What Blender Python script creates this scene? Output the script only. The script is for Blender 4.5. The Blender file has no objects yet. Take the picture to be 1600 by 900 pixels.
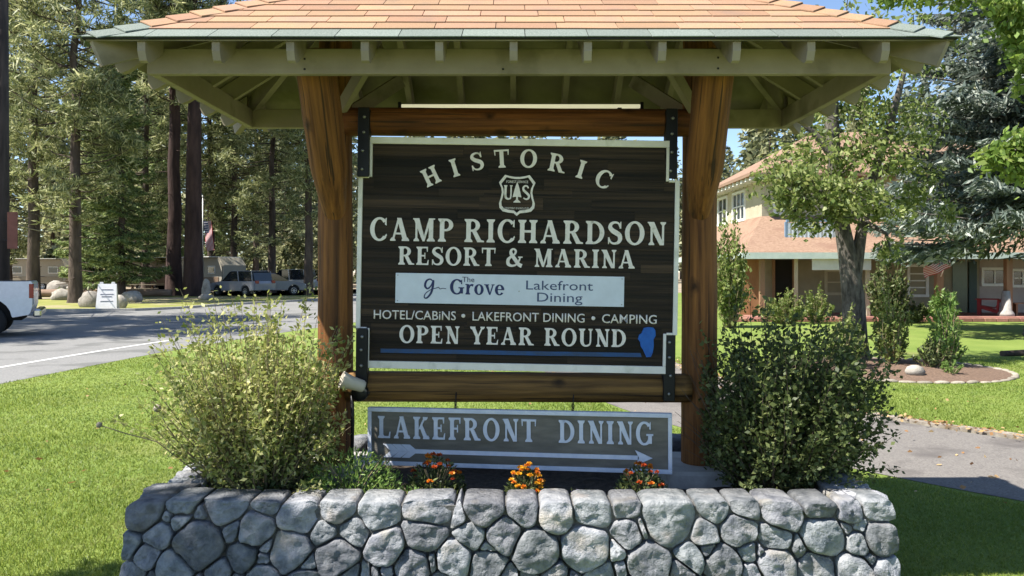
import bpy, bmesh, math, random
import numpy as np
from mathutils import Vector, Matrix, noise as mnoise

sc = bpy.context.scene
COL = sc.collection
R = math.radians
EYE = 1.68            # eye height of the photographer above the lawn
F = 1200.0            # focal length in photograph pixels (1600 wide)
HY = 424.0            # image row of the horizon

# ------------------------------------------------------------------ camera
cam_d = bpy.data.cameras.new('camera')
cam_d.sensor_width = 36.0
cam_d.lens = F / 1600.0 * 36.0
cam_d.shift_y = -(450.0 - HY) / 1600.0
cam_d.clip_start = 0.05
cam_d.clip_end = 3000.0
cam = bpy.data.objects.new('camera', cam_d)
COL.objects.link(cam)
cam.location = (0, 0, EYE)
cam.rotation_euler = (R(90), 0, 0)
sc.camera = cam

# ------------------------------------------------------------------ sky and sun
SUN = Vector((-1.80, -0.60, 2.79)).normalized()      # towards the sun
w = bpy.data.worlds.new('World'); sc.world = w; w.use_nodes = True
nt = w.node_tree
sky = nt.nodes.new('ShaderNodeTexSky'); sky.sky_type = 'NISHITA'; sky.sun_disc = False
sky.sun_elevation = math.asin(SUN.z); sky.sun_rotation = math.atan2(SUN.x, SUN.y)
sky.air_density = 1.0; sky.dust_density = 0.6; sky.ozone_density = 1.2; sky.altitude = 1900
bg = nt.nodes['Background']; bg.inputs['Strength'].default_value = 0.090
nt.links.new(sky.outputs['Color'], bg.inputs['Color'])
sun_d = bpy.data.lights.new('sun', 'SUN'); sun_d.energy = 4.7; sun_d.angle = R(0.53); sun_d.color = (1.0, 0.95, 0.86)
sun = bpy.data.objects.new('sun', sun_d); COL.objects.link(sun)
sun.location = (-20, -8, 40); sun.rotation_euler = (-SUN).to_track_quat('-Z', 'Y').to_euler()

vs = sc.view_settings
vs.view_transform = 'Standard'; vs.look = 'None'; vs.gamma = 1.0; vs.use_curve_mapping = False
vs.exposure = 1.40
sc.cycles.max_bounces = 7; sc.cycles.diffuse_bounces = 4; sc.cycles.transparent_max_bounces = 6
sc.cycles.use_denoising = True

# ------------------------------------------------------------------ helpers
def PX(x, y, d):                       # a point seen at photograph pixel x, y and standing d metres away
    return Vector(((x - 800.0) / F * d, d, EYE + (HY - y) / F * d))
def GX(x, y):                          # the same for a point on the ground
    d = F * EYE / (y - HY); return Vector(((x - 800.0) / F * d, d, 0))

def link(o, parent=None):
    COL.objects.link(o)
    if parent is not None: o.parent = parent
    return o
def tag(o, label=None, cat=None, group=None, kind=None):
    if label: o['label'] = label
    if cat: o['category'] = cat
    if group: o['group'] = group
    if kind: o['kind'] = kind
    return o
def thing(name, label, cat, loc=(0, 0, 0), rot=(0, 0, 0), group=None):
    o = bpy.data.objects.new(name, None); link(o); o.empty_display_size = .2
    o.location = loc; o.rotation_euler = rot
    return tag(o, label, cat, group)
def copy_tree(o, parent=None):
    c = o.copy(); COL.objects.link(c); c.parent = parent
    for ch in list(o.children): copy_tree(ch, c)
    return c

class MB:
    """collects shapes; build() links them as one mesh object"""
    def __init__(s): s.v = []; s.f = []; s.sm = []
    def add(s, vs_, fs_, smooth=False):
        n = len(s.v); s.v += [tuple(p) for p in vs_]
        for f in fs_: s.f.append(tuple(i + n for i in f)); s.sm.append(smooth)
        return s
    def box(s, lo, hi, bev=0.0):
        x0, y0, z0 = lo; x1, y1, z1 = hi
        if bev <= 0:
            vs_ = [(x0,y0,z0),(x1,y0,z0),(x1,y1,z0),(x0,y1,z0),(x0,y0,z1),(x1,y0,z1),(x1,y1,z1),(x0,y1,z1)]
            return s.add(vs_, [(0,3,2,1),(4,5,6,7),(0,1,5,4),(1,2,6,5),(2,3,7,6),(3,0,4,7)])
        bm = bmesh.new(); bmesh.ops.create_cube(bm, size=1)
        for v in bm.verts: v.co = Vector(((x0+x1)/2 + v.co.x*(x1-x0), (y0+y1)/2 + v.co.y*(y1-y0), (z0+z1)/2 + v.co.z*(z1-z0)))
        bmesh.ops.bevel(bm, geom=list(bm.edges), offset=bev, segments=1, affect='EDGES')
        bm.verts.index_update()
        s.add([v.co.copy() for v in bm.verts], [[v.index for v in f.verts] for f in bm.faces]); bm.free()
        return s
    def bar(s, a, b, w_, h_, up=(0, 0, 1)):
        a = Vector(a); b = Vector(b); d = (b - a).normalized(); u = Vector(up)
        sd = d.cross(u)
        if sd.length < 1e-4: sd = d.cross(Vector((0, 1, 0)))
        sd.normalize(); u = sd.cross(d).normalized()
        vs_ = []
        for p in (a, b):
            for (i, j) in ((-1,-1),(1,-1),(1,1),(-1,1)): vs_.append(p + sd*i*w_/2 + u*j*h_/2)
        return s.add(vs_, [(0,1,2,3),(7,6,5,4),(0,4,5,1),(1,5,6,2),(2,6,7,3),(3,7,4,0)])
    def tube(s, pts, rads, n=8, cap=True, jit=0.0, smooth=True, rnd=random):
        pts = [Vector(p) for p in pts]
        if not hasattr(rads, '__len__'): rads = [rads] * len(pts)
        vs_, fs_ = [], []; prev = None
        for i, p in enumerate(pts):
            t = (pts[min(i+1, len(pts)-1)] - pts[max(i-1, 0)])
            t = t.normalized() if t.length > 1e-9 else Vector((0,0,1))
            if prev is None:
                a = t.cross(Vector((0, 1, 0)) if abs(t.y) < .9 else Vector((1, 0, 0))).normalized()
            else:
                a = prev - t * prev.dot(t)
                a = a.normalized() if a.length > 1e-6 else t.orthogonal().normalized()
            prev = a; b = t.cross(a)
            for k in range(n):
                an = 2*math.pi*k/n; r = rads[i] * (1 + (rnd.uniform(-jit, jit) if jit else 0))
                vs_.append(p + a*math.cos(an)*r + b*math.sin(an)*r)
        for i in range(len(pts)-1):
            for k in range(n):
                k2 = (k+1) % n; fs_.append((i*n+k, i*n+k2, (i+1)*n+k2, (i+1)*n+k))
        s.add(vs_, fs_, smooth)
        if cap:
            m = len(s.v) - len(vs_)
            s.f.append(tuple(m + k for k in range(n))[::-1]); s.sm.append(False)
            q = m + (len(pts)-1)*n
            s.f.append(tuple(q + k for k in range(n))); s.sm.append(False)
        return s
    def prism(s, poly, y0, y1, plane='XZ'):
        """polygon extruded between y0 and y1 along the axis normal to its plane"""
        n = len(poly)
        def P(p, t):
            return {'XZ': (p[0], t, p[1]), 'XY': (p[0], p[1], t), 'YZ': (t, p[0], p[1])}[plane]
        vs_ = [P(p, y0) for p in poly] + [P(p, y1) for p in poly]
        fs_ = [tuple(range(n)), tuple(range(2*n-1, n-1, -1))] + [(i, n+i, n+(i+1) % n, (i+1) % n) for i in range(n)]
        return s.add(vs_, fs_)
    def lathe(s, prof, n=16, smooth=True, M=None):
        vs_, fs_ = [], []
        for (r, z) in prof:
            for k in range(n):
                a = 2*math.pi*k/n; p = Vector((r*math.cos(a), r*math.sin(a), z))
                vs_.append(M @ p if M else p)
        for i in range(len(prof)-1):
            for k in range(n): fs_.append((i*n+k, i*n+(k+1) % n, (i+1)*n+(k+1) % n, (i+1)*n+k))
        return s.add(vs_, fs_, smooth)
    def mesh(s, name, fix=True):
        me = bpy.data.meshes.new(name); me.from_pydata(s.v, [], s.f)
        me.polygons.foreach_set('use_smooth', s.sm)
        if fix:
            bm = bmesh.new(); bm.from_mesh(me); bmesh.ops.recalc_face_normals(bm, faces=list(bm.faces)); bm.to_mesh(me); bm.free()
        me.update(); return me
    def build(s, name, m, parent=None, world=None, fix=True):
        """world=root: the shapes are in world coordinates, root is an unrotated parent"""
        me = s.mesh(name, fix); me.materials.append(m)
        o = bpy.data.objects.new(name, me); link(o, parent)
        if world is not None: o.location = -Vector(world.location)
        return o
def inst(name, me, parent=None, loc=(0, 0, 0), rot=(0, 0, 0)):
    o = bpy.data.objects.new(name, me); link(o, parent); o.location = loc; o.rotation_euler = rot; return o

def quads_mesh(name, V, m, smooth=False, n=4):
    """V: (k*n, 3) array, n vertices per face"""
    k = len(V) // n
    me = bpy.data.meshes.new(name)
    me.vertices.add(k*n); me.vertices.foreach_set('co', np.ascontiguousarray(V, dtype=np.float32).ravel())
    me.loops.add(k*n); me.loops.foreach_set('vertex_index', np.arange(k*n, dtype=np.int32))
    me.polygons.add(k); me.polygons.foreach_set('loop_start', np.arange(0, k*n, n, dtype=np.int32))
    try: me.polygons.foreach_set('loop_total', np.full(k, n, dtype=np.int32))
    except Exception: pass
    me.materials.append(m); me.update(calc_edges=True); me.validate()
    return me
def nrm(a): return a / np.maximum(np.linalg.norm(a, axis=1, keepdims=True), 1e-9)
def leaf_quads(rng, C, L, Wd, D=None, spread=1.0, upbias=0.0):
    """rhombic leaves: centres C, length L, width Wd, preferred axis D (k,3) with random spread"""
    k = len(C); a = rng.normal(size=(k, 3))
    a = nrm(a) if D is None else nrm(nrm(D) + spread*rng.normal(size=(k, 3))*.6)
    b = rng.normal(size=(k, 3)); b[:, 2] *= (1 - upbias)
    b = nrm(np.cross(a, b))
    sz = rng.uniform(.55, 1.35, (k, 1))
    L = np.broadcast_to(np.asarray(L, float), (k,))[:, None] * sz * rng.uniform(.85, 1.15, (k, 1))
    Wd = np.broadcast_to(np.asarray(Wd, float), (k,))[:, None] * sz * rng.uniform(.8, 1.2, (k, 1))
    V = np.empty((k, 4, 3))
    V[:, 0] = C - a*L/2; V[:, 1] = C + b*Wd/2 - a*L*.05; V[:, 2] = C + a*L/2; V[:, 3] = C - b*Wd/2 - a*L*.05
    return V.reshape(-1, 3)

# ------------------------------------------------------------------ materials
MATS = {}
def _n(t, kind, **kw):
    n = t.nodes.new(kind)
    for k_, v_ in kw.items(): setattr(n, k_, v_)
    return n
def pm(name, c1, c2=None, scale=6.0, rough=.8, bump=.15, bscale=None, stretch=(1, 1, 1), detail=6.0, objvar=0.0, objhue=0.0,
       metal=0.0, lo=.35, hi=.65, spec=.3, c3=None, s3=1.0, t3=(.5, .6), bdist=.01, coat=0.0):
    """noise-mixed principled material; c3 adds stains of a larger scale s3"""
    m = bpy.data.materials.new(name); m.use_nodes = True; t = m.node_tree; L = t.links.new
    b = t.nodes['Principled BSDF']; b.inputs['Roughness'].default_value = rough; b.inputs['Metallic'].default_value = metal
    b.inputs['Specular IOR Level'].default_value = spec; b.inputs['Coat Weight'].default_value = coat
    tc = _n(t, 'ShaderNodeTexCoord'); mp = _n(t, 'ShaderNodeMapping'); mp.inputs['Scale'].default_value = stretch
    L(tc.outputs['Object'], mp.inputs['Vector'])
    oi = _n(t, 'ShaderNodeObjectInfo')
    off = _n(t, 'ShaderNodeVectorMath', operation='SCALE'); off.inputs[0].default_value = (17.3, 9.1, 23.7)
    L(oi.outputs['Random'], off.inputs['Scale'])
    ad = _n(t, 'ShaderNodeVectorMath', operation='ADD'); L(mp.outputs[0], ad.inputs[0]); L(off.outputs[0], ad.inputs[1])
    vec = ad.outputs[0]
    nz = _n(t, 'ShaderNodeTexNoise'); nz.inputs['Scale'].default_value = scale; nz.inputs['Detail'].default_value = detail
    nz.inputs['Roughness'].default_value = .62
    L(vec, nz.inputs['Vector'])
    mr = _n(t, 'ShaderNodeMapRange'); mr.inputs['From Min'].default_value = lo; mr.inputs['From Max'].default_value = hi
    L(nz.outputs['Fac'], mr.inputs['Value'])
    mx = _n(t, 'ShaderNodeMix', data_type='RGBA'); mx.inputs[6].default_value = (*c1, 1); mx.inputs[7].default_value = (*(c2 or c1), 1)
    L(mr.outputs[0], mx.inputs[0]); col = mx.outputs[2]
    if c3:
        n3 = _n(t, 'ShaderNodeTexNoise'); n3.inputs['Scale'].default_value = s3; n3.inputs['Detail'].default_value = 4; L(vec, n3.inputs['Vector'])
        m3 = _n(t, 'ShaderNodeMapRange'); m3.inputs['From Min'].default_value = t3[0]; m3.inputs['From Max'].default_value = t3[1]
        L(n3.outputs['Fac'], m3.inputs['Value'])
        x3 = _n(t, 'ShaderNodeMix', data_type='RGBA'); L(m3.outputs[0], x3.inputs[0]); L(col, x3.inputs[6]); x3.inputs[7].default_value = (*c3, 1)
        col = x3.outputs[2]
    if objvar or objhue:
        hs = _n(t, 'ShaderNodeHueSaturation')
        a1 = _n(t, 'ShaderNodeMapRange'); a1.inputs['To Min'].default_value = 1 - objvar; a1.inputs['To Max'].default_value = 1 + objvar
        L(oi.outputs['Random'], a1.inputs['Value']); L(a1.outputs[0], hs.inputs['Value'])
        fr = _n(t, 'ShaderNodeMath', operation='MULTIPLY'); fr.inputs[1].default_value = 7.13; L(oi.outputs['Random'], fr.inputs[0])
        f2 = _n(t, 'ShaderNodeMath', operation='FRACT'); L(fr.outputs[0], f2.inputs[0])
        a2 = _n(t, 'ShaderNodeMapRange'); a2.inputs['To Min'].default_value = .5 - objhue; a2.inputs['To Max'].default_value = .5 + objhue
        L(f2.outputs[0], a2.inputs['Value']); L(a2.outputs[0], hs.inputs['Hue'])
        L(col, hs.inputs['Color']); col = hs.outputs[0]
    L(col, b.inputs['Base Color'])
    if bump:
        bz = _n(t, 'ShaderNodeTexNoise'); bz.inputs['Scale'].default_value = bscale or scale*3; bz.inputs['Detail'].default_value = 8
        bz.inputs['Roughness'].default_value = .65; L(vec, bz.inputs['Vector'])
        bn = _n(t, 'ShaderNodeBump'); bn.inputs['Strength'].default_value = bump; bn.inputs['Distance'].default_value = bdist
        L(bz.outputs['Fac'], bn.inputs['Height']); L(bn.outputs[0], b.inputs['Normal'])
    MATS[name] = m; return m
def leafmat(name, c1, c2, c3=None, trans=.35, rough=.5):
    """leaf colours vary from leaf to leaf; light shines through"""
    m = bpy.data.materials.new(name); m.use_nodes = True; t = m.node_tree; L = t.links.new
    b = t.nodes['Principled BSDF']; b.inputs['Roughness'].default_value = rough; b.inputs['Specular IOR Level'].default_value = .35
    g = _n(t, 'ShaderNodeNewGeometry'); rp = _n(t, 'ShaderNodeValToRGB')
    e = rp.color_ramp.elements; e[0].color = (*c1, 1); e[1].color = (*(c3 or c2), 1); e[1].position = 1
    k = e.new(.55); k.color = (*c2, 1)
    L(g.outputs['Random Per Island'], rp.inputs[0]); L(rp.outputs[0], b.inputs['Base Color'])
    tr = _n(t, 'ShaderNodeBsdfTranslucent')
    hs = _n(t, 'ShaderNodeHueSaturation'); hs.inputs['Value'].default_value = 1.2; hs.inputs['Hue'].default_value = .485
    L(rp.outputs[0], hs.inputs['Color']); L(hs.outputs[0], tr.inputs['Color'])
    ms = _n(t, 'ShaderNodeMixShader'); ms.inputs[0].default_value = trans
    L(b.outputs[0], ms.inputs[1]); L(tr.outputs[0], ms.inputs[2]); L(ms.outputs[0], t.nodes['Material Output'].inputs['Surface'])
    MATS[name] = m; return m
def patchy(m, c, scale, lo, hi, amt):
    """mixes a second colour into a leaf material in patches over the ground"""
    t = m.node_tree; L = t.links.new; b = t.nodes['Principled BSDF']; src = b.inputs['Base Color'].links[0].from_socket
    tc = _n(t, 'ShaderNodeTexCoord'); nz = _n(t, 'ShaderNodeTexNoise'); nz.inputs['Scale'].default_value = scale; nz.inputs['Detail'].default_value = 5; L(tc.outputs['Object'], nz.inputs['Vector'])
    mr = _n(t, 'ShaderNodeMapRange'); mr.inputs['From Min'].default_value = lo; mr.inputs['From Max'].default_value = hi; mr.inputs['To Max'].default_value = amt; L(nz.outputs['Fac'], mr.inputs['Value'])
    mx = _n(t, 'ShaderNodeMix', data_type='RGBA'); L(mr.outputs[0], mx.inputs[0]); L(src, mx.inputs[6]); mx.inputs[7].default_value = (*c, 1); L(mx.outputs[2], b.inputs['Base Color'])
def plain(name, c, rough=.5, metal=0.0, spec=.4, coat=0.0):
    return pm(name, c, tuple(x*.9 for x in c), scale=9, rough=rough, metal=metal, spec=spec, bump=.03, coat=coat)
def glassmat(name, c=(.02, .025, .03)):
    m = plain(name, c, rough=.06, spec=.8); return m

M_ = dict(
 lawn=pm('lawn_turf', (.115,.17,.028), (.17,.22,.045), scale=1.1, rough=.95, bump=.6, bscale=60, bdist=.02, c3=(.16,.17,.05), s3=.6, t3=(.56,.75)),
 asphalt=pm('asphalt', (.15,.15,.15), (.215,.21,.20), scale=30, rough=.9, bump=.4, bscale=220, bdist=.004, c3=(.125,.125,.12), s3=.9, t3=(.52,.62)),
 path=pm('path_asphalt', (.11,.10,.095), (.20,.185,.168), scale=70, rough=.95, bump=.5, bscale=180, bdist=.006, c3=(.10,.09,.085), s3=1.8, t3=(.52,.66)),
 concrete=pm('concrete', (.30,.29,.27), (.42,.40,.37), scale=9, rough=.9, bump=.3, bscale=60),
 paint=pm('road_paint', (.62,.62,.60), (.45,.45,.43), scale=14, rough=.8, bump=.1),
 dirt=pm('bare_dirt', (.24,.19,.14), (.34,.28,.21), scale=4, rough=1, bump=.5, bscale=30, c3=(.16,.14,.07), s3=.5, t3=(.5,.65)),
 soil=pm('planter_soil', (.030,.022,.016), (.075,.055,.04), scale=28, rough=1, bump=.9, bscale=60, bdist=.02),
 mulch=pm('mulch', (.11,.072,.052), (.21,.14,.10), scale=26, rough=1, bump=.9, bscale=50, bdist=.03),
 stone=pm('granite', (.085,.098,.118), (.35,.355,.37), scale=13, rough=.95, bump=1.0, bscale=42, bdist=.022, objvar=.34, objhue=.03, c3=(.33,.285,.24), s3=5, t3=(.58,.78), lo=.28, hi=.70),
 mortar=pm('mortar', (.07,.068,.066), (.15,.145,.14), scale=18, rough=1, bump=.6, bscale=60),
 shingle=pm('clay_shingle', (.26,.150,.088), (.37,.228,.140), scale=160, rough=.95, bump=.5, bscale=320, bdist=.003, objvar=.17, objhue=.008, lo=.3, hi=.7, c3=(.27,.172,.115), s3=7, t3=(.5,.7)),
 shingle_grey=pm('grey_green_shingle', (.10,.125,.108), (.20,.225,.20), scale=160, rough=.95, bump=.5, bscale=320, bdist=.003, objvar=.12),
 olive=pm('olive_paint', (.235,.195,.150), (.29,.245,.192), scale=3.5, rough=.75, bump=.12, bscale=40, stretch=(1,1,1), c3=(.15,.125,.085), s3=4, t3=(.54,.72)),
 olive_deck=pm('olive_soffit', (.19,.165,.115), (.24,.21,.145), scale=3.5, rough=.8, bump=.12, bscale=30, c3=(.12,.11,.06), s3=2.5, t3=(.5,.68)),  # roof deck olive, darker than the beams and rafters
 black_edge=plain('drip_edge', (.012,.012,.012), rough=.6),
 steel=plain('black_steel', (.009,.0095,.012), rough=.5, metal=.3),
 bolt=plain('galvanised', (.30,.30,.29), rough=.4, metal=.8),
 white=pm('white_paint', (.70,.66,.62), (.80,.76,.72), scale=7, rough=.6, bump=.15, bscale=40, c3=(.55,.53,.47), s3=9, t3=(.58,.75)),
 letter=pm('letter_paint', (.70,.64,.60), (.80,.74,.70), scale=20, rough=.6, bump=.1, c3=(.5,.47,.40), s3=30, t3=(.6,.75)),
 letter_blue=pm('pale_letter_paint', (.52,.56,.66), (.66,.68,.74), scale=14, rough=.6, bump=.1),
 panel=plain('panel_plastic', (.62,.66,.76), rough=.4),
 navy=plain('navy_ink', (.012,.02,.10), rough=.5),
 ink=plain('grey_blue_ink', (.05,.07,.16), rough=.5),
 blue=pm('lake_blue', (.01,.085,.36), (.015,.12,.45), scale=20, rough=.5, bump=.1),
 blue_line=pm('faded_blue', (.02,.075,.22), (.035,.06,.12), scale=12, stretch=(1,1,4), rough=.6, bump=.1),
 tree_dark=pm('bark', (.045,.034,.028), (.115,.088,.07), scale=3, stretch=(1,1,.25), rough=1, bump=1, bscale=7, bdist=.06, objvar=.2),
 bark_red=pm('red_bark', (.035,.022,.020), (.085,.052,.045), scale=2.2, stretch=(1,1,.22), rough=1, bump=1, bscale=5, bdist=.08, objvar=.15),  # bark colour darkened to carry the shade of neighbouring trees
 bark_grey=pm('grey_bark', (.045,.04,.034), (.15,.135,.115), scale=14, stretch=(1,1,.4), rough=1, bump=.9, bscale=14, bdist=.03),
 twig=pm('twig', (.16,.125,.075), (.30,.24,.15), scale=20, rough=.9, bump=.1),
 pine=leafmat('pine_needles', (.06,.085,.032), (.21,.245,.095), (.50,.51,.27), trans=.4),
 fir=leafmat('fir_needles', (.05,.09,.03), (.17,.24,.075), (.38,.44,.19), trans=.4),
 far=leafmat('far_needles', (.06,.08,.04), (.19,.21,.10), (.42,.42,.24), trans=.4),
 spruce=leafmat('blue_spruce_needles', (.04,.058,.048), (.12,.155,.13), (.38,.41,.36), trans=.25),
 maple=leafmat('maple_leaves', (.09,.16,.025), (.16,.25,.045), (.26,.33,.09), trans=.45),
 broad=leafmat('broad_leaves', (.07,.115,.022), (.17,.225,.055), (.33,.36,.14), trans=.45),
 shrubL=leafmat('pale_shrub_leaves', (.13,.175,.035), (.30,.33,.10), (.56,.54,.25), trans=.45),
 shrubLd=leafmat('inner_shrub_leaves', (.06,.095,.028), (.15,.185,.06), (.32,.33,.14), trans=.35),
 shrubR=leafmat('dark_shrub_leaves', (.035,.055,.018), (.085,.115,.038), (.20,.23,.085), trans=.4),
 herb=leafmat('fresh_herb_leaves', (.08,.16,.03), (.16,.27,.06), (.28,.38,.12), trans=.4),
 grass=leafmat('grass_blades', (.125,.19,.026), (.195,.265,.046), (.29,.335,.09), trans=.5),
 marigold=leafmat('marigold_petals', (.50,.10,.012), (.62,.20,.015), (.70,.36,.02), trans=.25),
 marigold_red=leafmat('dark_marigold_petals', (.30,.03,.012), (.42,.07,.012), (.55,.16,.015), trans=.25),
 purple=leafmat('purple_petals', (.10,.04,.22), (.16,.08,.30), (.3,.2,.45), trans=.25),
 brick=pm('brick_red', (.24,.11,.085), (.32,.165,.13), scale=9, rough=.9, bump=.3, bscale=40),
)
patchy(M_['grass'], (.06,.125,.02), .9, .47, .66, .75); patchy(M_['grass'], (.36,.32,.13), 1.7, .56, .74, .6)
def logmat(name, c1, c2, c3):
    """log wood: fine grain along local Z, drying cracks, a few knots"""
    m = pm(name, c1, c2, scale=34, stretch=(1, 1, .045), rough=.72, bump=.9, bscale=60, bdist=.010, c3=c3, s3=9, t3=(.50,.72), spec=.3, lo=.32, hi=.68)
    t = m.node_tree; L = t.links.new; b = t.nodes['Principled BSDF']
    src = b.inputs['Base Color'].links[0].from_socket
    tc = _n(t, 'ShaderNodeTexCoord'); oi = _n(t, 'ShaderNodeObjectInfo')
    mp = _n(t, 'ShaderNodeMapping'); mp.inputs['Scale'].default_value = (1, 1, .62); L(tc.outputs['Object'], mp.inputs[0])
    ad = _n(t, 'ShaderNodeVectorMath', operation='ADD'); L(mp.outputs[0], ad.inputs[0]); L(oi.outputs['Random'], ad.inputs[1])
    dn = _n(t, 'ShaderNodeTexNoise'); dn.inputs['Scale'].default_value = 14; L(tc.outputs['Object'], dn.inputs['Vector'])
    dv = _n(t, 'ShaderNodeVectorMath', operation='SCALE'); dv.inputs['Scale'].default_value = .05; L(dn.outputs['Color'], dv.inputs[0])
    a2 = _n(t, 'ShaderNodeVectorMath', operation='ADD'); L(ad.outputs[0], a2.inputs[0]); L(dv.outputs[0], a2.inputs[1])
    vo = _n(t, 'ShaderNodeTexVoronoi'); vo.inputs['Scale'].default_value = 6.5; L(a2.outputs[0], vo.inputs['Vector'])
    mr = _n(t, 'ShaderNodeMapRange'); mr.inputs['From Min'].default_value = .05; mr.inputs['From Max'].default_value = .24; mr.inputs['To Min'].default_value = .9; mr.inputs['To Max'].default_value = 0
    L(vo.outputs['Distance'], mr.inputs['Value'])
    sp = _n(t, 'ShaderNodeSeparateColor'); L(vo.outputs['Color'], sp.inputs[0])
    gt = _n(t, 'ShaderNodeMath', operation='GREATER_THAN'); gt.inputs[1].default_value = .42; L(sp.outputs[0], gt.inputs[0])
    mu = _n(t, 'ShaderNodeMath', operation='MULTIPLY'); L(mr.outputs[0], mu.inputs[0]); L(gt.outputs[0], mu.inputs[1])
    mx = _n(t, 'ShaderNodeMix', data_type='RGBA'); L(mu.outputs[0], mx.inputs[0]); L(src, mx.inputs[6]); mx.inputs[7].default_value = (c3[0]*.35, c3[1]*.33, c3[2]*.35, 1)
    cr = _n(t, 'ShaderNodeTexNoise'); cr.inputs['Scale'].default_value = 55; cr.inputs['Detail'].default_value = 2
    mc = _n(t, 'ShaderNodeMapping'); mc.inputs['Scale'].default_value = (1, 1, .022); L(tc.outputs['Object'], mc.inputs[0]); L(mc.outputs[0], cr.inputs['Vector'])
    mk = _n(t, 'ShaderNodeMapRange'); mk.inputs['From Min'].default_value = .63; mk.inputs['From Max'].default_value = .67; mk.inputs['To Max'].default_value = .85; L(cr.outputs['Fac'], mk.inputs['Value'])
    m2 = _n(t, 'ShaderNodeMix', data_type='RGBA'); L(mk.outputs[0], m2.inputs[0]); L(mx.outputs[2], m2.inputs[6]); m2.inputs[7].default_value = (.025, .014, .008, 1)
    L(m2.outputs[2], b.inputs['Base Color']); return m
M_['log'] = logmat('orange_log', (.065,.020,.006), (.25,.088,.023), (.055,.019,.008))
M_['log_dark'] = logmat('weathered_log', (.065,.033,.011), (.25,.135,.041), (.05,.028,.012))
M_['log_post'] = logmat('post_log', (.07,.025,.008), (.27,.112,.030), (.055,.023,.009))
def boardmat(name, c1, c2, c3, sx=.18, sz=3.2, scale=11, objvar=0.0):
    return pm(name, c1, c2, scale=scale, stretch=(sx, 1, sz), rough=.7, bump=.55, bscale=16, bdist=.006, c3=c3, s3=3.0, t3=(.5,.66), lo=.36, hi=.62, spec=.25, objvar=objvar)
M_['board'] = boardmat('dark_sign_wood', (.007,.0052,.0045), (.046,.029,.018), (.015,.011,.008), sx=.10, sz=5.0, scale=10, objvar=.55)
M_['board_grey'] = boardmat('weathered_sign_wood', (.125,.115,.095), (.19,.175,.145), (.10,.09,.07), sx=.4, sz=2)

import sys
# ================================================================== ground, road, path
def sheet(name, pts, z, m, label=None, kind='structure', div=None):
    bm = bmesh.new(); vs_ = [bm.verts.new((p[0], p[1], z)) for p in pts]; bm.faces.new(vs_)
    bmesh.ops.triangulate(bm, faces=list(bm.faces)); bmesh.ops.recalc_face_normals(bm, faces=list(bm.faces))
    if sum(f.normal.z for f in bm.faces) < 0: bmesh.ops.reverse_faces(bm, faces=list(bm.faces))
    me = bpy.data.meshes.new(name); bm.to_mesh(me); bm.free(); me.materials.append(m)
    o = bpy.data.objects.new(name, me); link(o); return tag(o, label, None, None, kind)
def smooth_line(pts, sub=6):
    P = [Vector((p[0], p[1], 0)) for p in pts]; Q = []
    for i in range(len(P)-1):
        p0, p1, p2, p3 = P[max(i-1,0)], P[i], P[i+1], P[min(i+2,len(P)-1)]
        for k in range(sub):
            t = k/sub; Q.append(.5*((2*p1)+(p2-p0)*t+(2*p0-5*p1+4*p2-p3)*t*t+(3*p1-p0-3*p2+p3)*t**3))
    Q.append(P[-1]); return Q
def offs(Q, w_):
    out = []
    for i in range(len(Q)):
        d = (Q[min(i+1,len(Q)-1)]-Q[max(i-1,0)]).normalized(); out.append(Q[i] + Vector((-d.y, d.x, 0))*w_)
    return out
def ribbon(name, Q, w_, z, m, h=0, label=None, kind='structure', parent=None):
    A, B = offs(Q, w_/2), offs(Q, -w_/2); n = len(Q); mb = MB()
    vs_ = [(p.x, p.y, z+h) for p in A] + [(p.x, p.y, z+h) for p in B]; fs_ = [(i, i+1, n+i+1, n+i) for i in range(n-1)]
    if h: 
        vs_ += [(p.x, p.y, z-.01) for p in A] + [(p.x, p.y, z-.01) for p in B]
        fs_ += [(i, 2*n+i, 2*n+i+1, i+1) for i in range(n-1)] + [(n+i, n+i+1, 3*n+i+1, 3*n+i) for i in range(n-1)]
        fs_ += [(0, n, 3*n, 2*n), (n-1, 3*n-1, 4*n-1, 2*n-1)]
    mb.add(vs_, fs_); o = mb.build(name, m, parent)
    if parent is None: tag(o, label, None, None, kind)
    return o
sheet('terrain', [(-900,-200),(900,-200),(900,1500),(-900,1500)], -.012, M_['dirt'], 'dry forest floor of dirt and needles')
near_edge = smooth_line([(-9.2,-14),(-8.3,2),(-7.63,11.4),(-7.2,16.3),(-6.3,21),(-4.8,27),(-3,40),(-1,80)])
lawn_pts = [(p.x, p.y) for p in near_edge[:-7]] + [(-2.5,60),(30,60),(40,26),(40,-14)]
sheet('lawn', lawn_pts, 0.0, M_['lawn'], 'mown green lawn round the stone planter')
far_edge = [(-9,80),(-11.3,44),(-14.0,38.2),(-14.9,34.2),(-16,32.6),(-20,32.0),(-48,31)]
sheet('road', [(p.x, p.y) for p in near_edge] + far_edge + [(-48,-14)], .004, M_['asphalt'], 'grey asphalt road with tree shadows')
ribbon('road_marking', smooth_line([(-10.3,-10),(-9.7,3),(-8.92,13.35),(-8.6,16.66),(-8.3,18.6)]), .13, .009, M_['paint'], label='white painted edge line of the road')
island = [(-9.3,78),(-11.6,44.2),(-14.2,38.3),(-15.1,34.4),(-16.1,32.9),(-20,32.3),(-44,31.4),(-44,50),(-26,52),(-13,54)]
M_['dry_lawn'] = pm('dry_lawn', (.16,.18,.035), (.25,.24,.075), scale=1.3, rough=1, bump=.5, bscale=50, c3=(.28,.24,.14), s3=.35, t3=(.5,.62))
sheet('grass_verge', island, .006, M_['dry_lawn'], 'yellowing grass verge across the road')
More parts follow.
